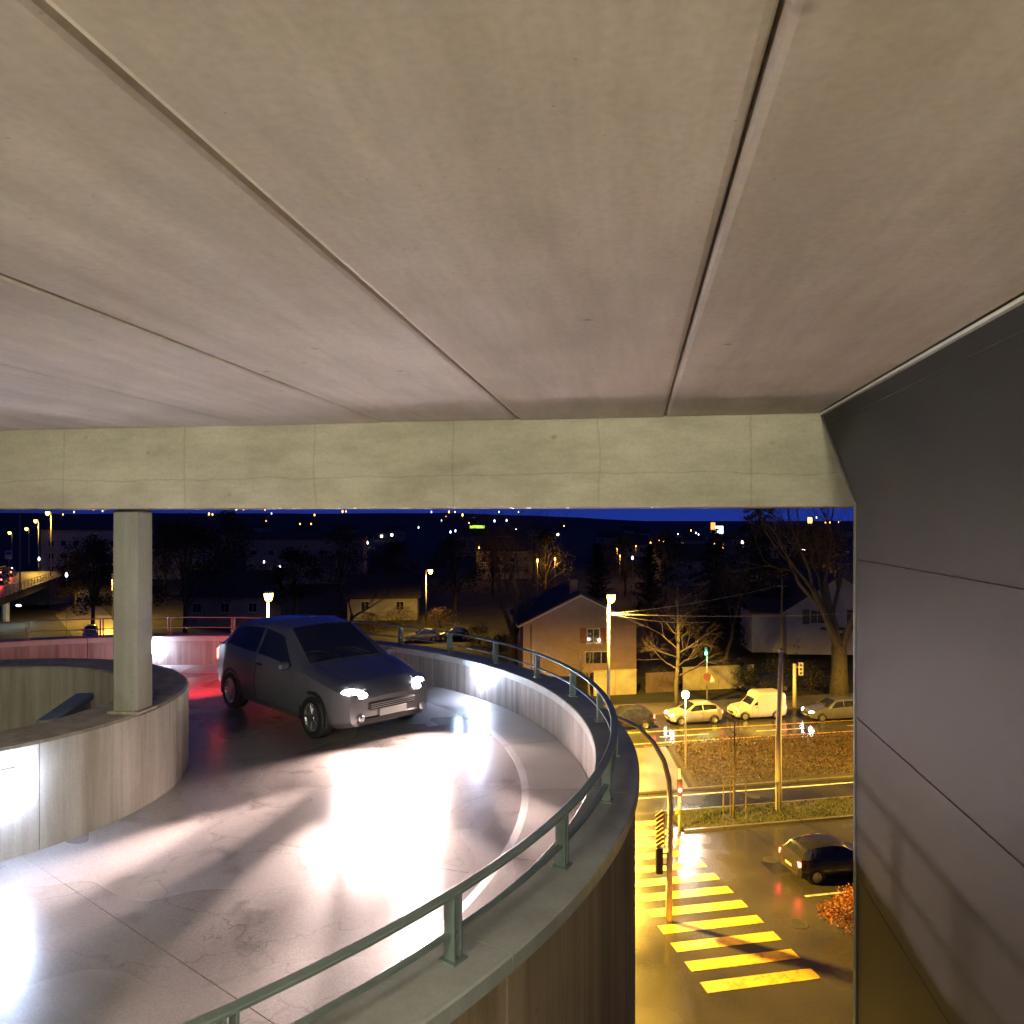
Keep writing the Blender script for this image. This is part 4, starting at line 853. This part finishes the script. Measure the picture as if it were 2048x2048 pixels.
mb = MB(); mb.cbox((0, 0, 0), (.6, .2, .25), .03); part(mb, 'housing', M['white_metal'], t)
mb = MB(); mb.cbox((0, -.13, -.02), (.5, .06, .15), .02); part(mb, 'diffuser', M['ledw'], t)
lamp('POINT', 'lamp_light', t, (0, -.4, -.1), 35, (.6, .95, .9), .1)
street_lamp((gx(60, 150), 150, 0), 4.4, 'low sodium lamp beside the side road under the bridge', 1800, (.5, -.3), 'lamps along the bridge')
street_lamp((gx(225, 112), 112, 0), 7.0, 'sodium lamp on the side road hidden by the column', 1500, (-.6, -.2), 'lamps along the bridge')
house('far_house', 'pale lit building behind the bridge lamps', (gx(165, 196), 196, 0), R(6), 20, 12, 12.2, 12.8, M['hwhite'],
      [(-7.5 + k * 3, -.005, z, 1.3, 1.4, 'y', None, None, 1) for k in range(6) for z in (2.2, 5.4, 8.6)], ridge_along='x')
t = thing('road_sign', 'small blue and white road sign on the bridge', 'sign', (gx(18, 118), 118, DZ))
mb = MB(); mb.tube([(0, 0, 0), (0, 0, 4.2)], .06, 6); part(mb, 'post', M['pole'], t)
mb = MB(); mb.cbox((0, -.08, 4.0), (1.1, .05, 1.3), .01); part(mb, 'panel', M['frame'], t)
mb = MB(); mb.box((0, -.11, 4.25), (.8, .02, .5)); part(mb, 'blue_field', mat('blue_sign', (.05, .15, .5), .5), t)
for i, (px, py, Y) in enumerate(((12, 1150, 112), (30, 1148, 128))):
    hatch(('first car with red tail lights on the bridge', 'second car with red tail lights on the bridge')[i], M['darkcar'], (gx(px, Y) - 1, Y, DZ), math.atan2(-bd.y, -bd.x), brake=4)

# ------------------------------------------------------------------ far town
mb = MB(); n = 120
xs = [-5200 + 10400 * k / n for k in range(n + 1)]
def hill(x):
    k = x / 3000 * 1550 + 1024
    return max(0, EYE + (26 if k < 900 else 26 - (k - 900) * .075) + 6 * mnoise.noise((x * .002, 1.3, 0)) + 3 * mnoise.noise((x * .008, 4.3, 0)))
mb.loft([[(x, 1500, -1) for x in xs], [(x, 2200, hill(x) * .55) for x in xs], [(x, 3000, hill(x)) for x in xs], [(x, 3600, -1) for x in xs]], caps=False, closed=False)
tag(mb.build('hills', M['ground'], smooth=True), kind='structure')
O, W = 'farO', 'farW'
far = [(126, 1029, O), (148, 1024, O), (187, 1019, O), (205, 1022, W), (404, 1037, O), (425, 1029, O), (418, 1028, O), (472, 1019, O), (487, 1019, O), (530, 1019, O), (543, 1027, W), (532, 1042, O), (629, 1030, O), (600, 1048, O), (622, 1048, O), (685, 1023, O), (692, 1023, O), (687, 1040, W), (560, 1133, W), (528, 1124, W),
       (837, 1055, W), (863, 1024, W), (872, 1035, W), (883, 1041, W), (892, 1035, O), (898, 1024, O), (910, 1024, O), (915, 1038, O), (925, 1030, O), (901, 1064, W), (911, 1062, W), (925, 1067, O), (938, 1046, O), (948, 1037, O), (968, 1038, O), (984, 1060, W), (989, 1042, W), (998, 1024, W), (1013, 1041, W), (1032, 1059, W), (1037, 1024, W), (1063, 1086, O), (1075, 1121, O), (1128, 1052, O), (958, 1095, O), (1255, 1056, O), (1234, 1098, O), (1272, 1092, O), (1265, 1116, W),
       (1301, 1085, O), (1318, 1081, O), (1327, 1083, O), (1356, 1068, W), (1382, 1061, O), (1392, 1067, W), (1397, 1069, W), (1429, 1088, O), (1446, 1091, O), (1549, 1085, O), (1559, 1084, O), (1633, 1035, W), (1651, 1045, O), (1660, 1045, O), (1677, 1044, O), (1692, 1137, O), (1110, 1118, O), (1240, 1112, O), (133, 1150, W), (78, 1118, W)]
proto = {}
for px, py, m in far:
    Y = 6.5 * 1550 / (py - 1040) if py > 1052 else (1250 if py > 1040 else 2300)
    Y = min(Y, 1250) if py > 1040 else Y
    p = at(px, py, Y); s = max(.14, Y * .0008) * (.55 + .75 * ((px * 7 + py * 13) % 11) / 11); base = 0 if py > 1040 else p.z - 8
    key = m
    if key not in proto:
        t = thing('distant_lamp', 'distant orange street lamp in the dark town' if m == O else 'distant cold white lamp in the dark town', 'street lamp', (0, 0, 0), 0, 'distant orange lamps' if m == O else 'distant white lamps')
        mb = MB(); mb.lathe([(.25, -1.1), (.8, -.7), (1.0, 0), (.6, .9), (.2, 1.3)], 8); part(mb, 'lamp_head', M[m], t, True)
        mb = MB(); mb.tube([(0, 0, -1), (0, 0, 0)], .12, 5); part(mb, 'pole', M['pole'], t)
        proto[key] = t
    else: t = copy_tree(proto[key])
    t.location = (p.x, p.y, base)
    if 90 < Y < 230 and m == O: lamp('POINT', 'lamp_light', t, (0, -.5, p.z - base - .6), 60, (1, .45, .08), .3)
    for ch in [x for x in bpy.data.objects if x.parent == t and x.type == 'MESH']:
        if ch.name.startswith('lamp_head'): ch.location = (0, 0, p.z - base); ch.scale = (s, s, s * 1.5)
        else: ch.location = (0, 0, p.z - base); ch.scale = (s * .9, s * .9, p.z - base)
def far_box(name, label, px0, px1, py0, py1, Y, m, cat='sign'):
    a, b = at(px0, py0, Y), at(px1, py1, Y); t = thing(name, label, cat, ((a.x + b.x) / 2, Y, 0))
    mb = MB(); mb.cbox((0, 0, (a.z + b.z) / 2), (b.x - a.x, 1.2, a.z - b.z), .1); part(mb, 'panel', M[m], t)
    for q in (-.35, .35): mb = MB(); mb.box((q * (b.x - a.x), .9, b.z / 2), (.4, .4, b.z)); part(mb, 'post', M['pole'], t)
far_box('lit_sign', 'distant green lit sign low in the town', 940, 969, 1051, 1057, 620, 'farG')
far_box('lit_sign', 'distant orange illuminated sign beside the white one', 1422, 1430, 1045, 1059, 620, 'farS')
far_box('lit_sign', 'distant white illuminated sign beside the orange one', 1431, 1446, 1052, 1067, 620, 'farSW')
far_box('lit_sign', 'distant warm lit tower top at the horizon', 1616, 1624, 1035, 1046, 1250, 'farO')
rnd = random.Random(12)
for k in range(34):
    Y = rnd.uniform(230, 700); px = rnd.uniform(290, 1700); wd = rnd.uniform(9, 18); ev = rnd.uniform(4, 9)
    t = thing('town_house', 'dim house among the roofs of the dark town', 'house', (gx(px, Y), Y, 0), rnd.uniform(-.4, .4), 'dim houses of the far town')
    mb = MB(); mb.box((0, 5, ev / 2), (wd, 10, ev)); part(mb, 'wall', M['hgrey'], t)
    mb = MB(); mb.loft([[(x, -.5, ev - .1), (x, 5, ev + 3), (x, 10.5, ev - .1)] for x in (-wd / 2 - .4, wd / 2 + .4)]); fixn(part(mb, 'roof', M['roof'], t))
    for q in range(2): mb = MB(); mb.box((-wd / 4 + q * wd / 2, -.03, ev * .55), (1.3, .06, 1.4)); part(mb, 'window', M['warmw'] if rnd.random() < .12 else M['glass'], t)
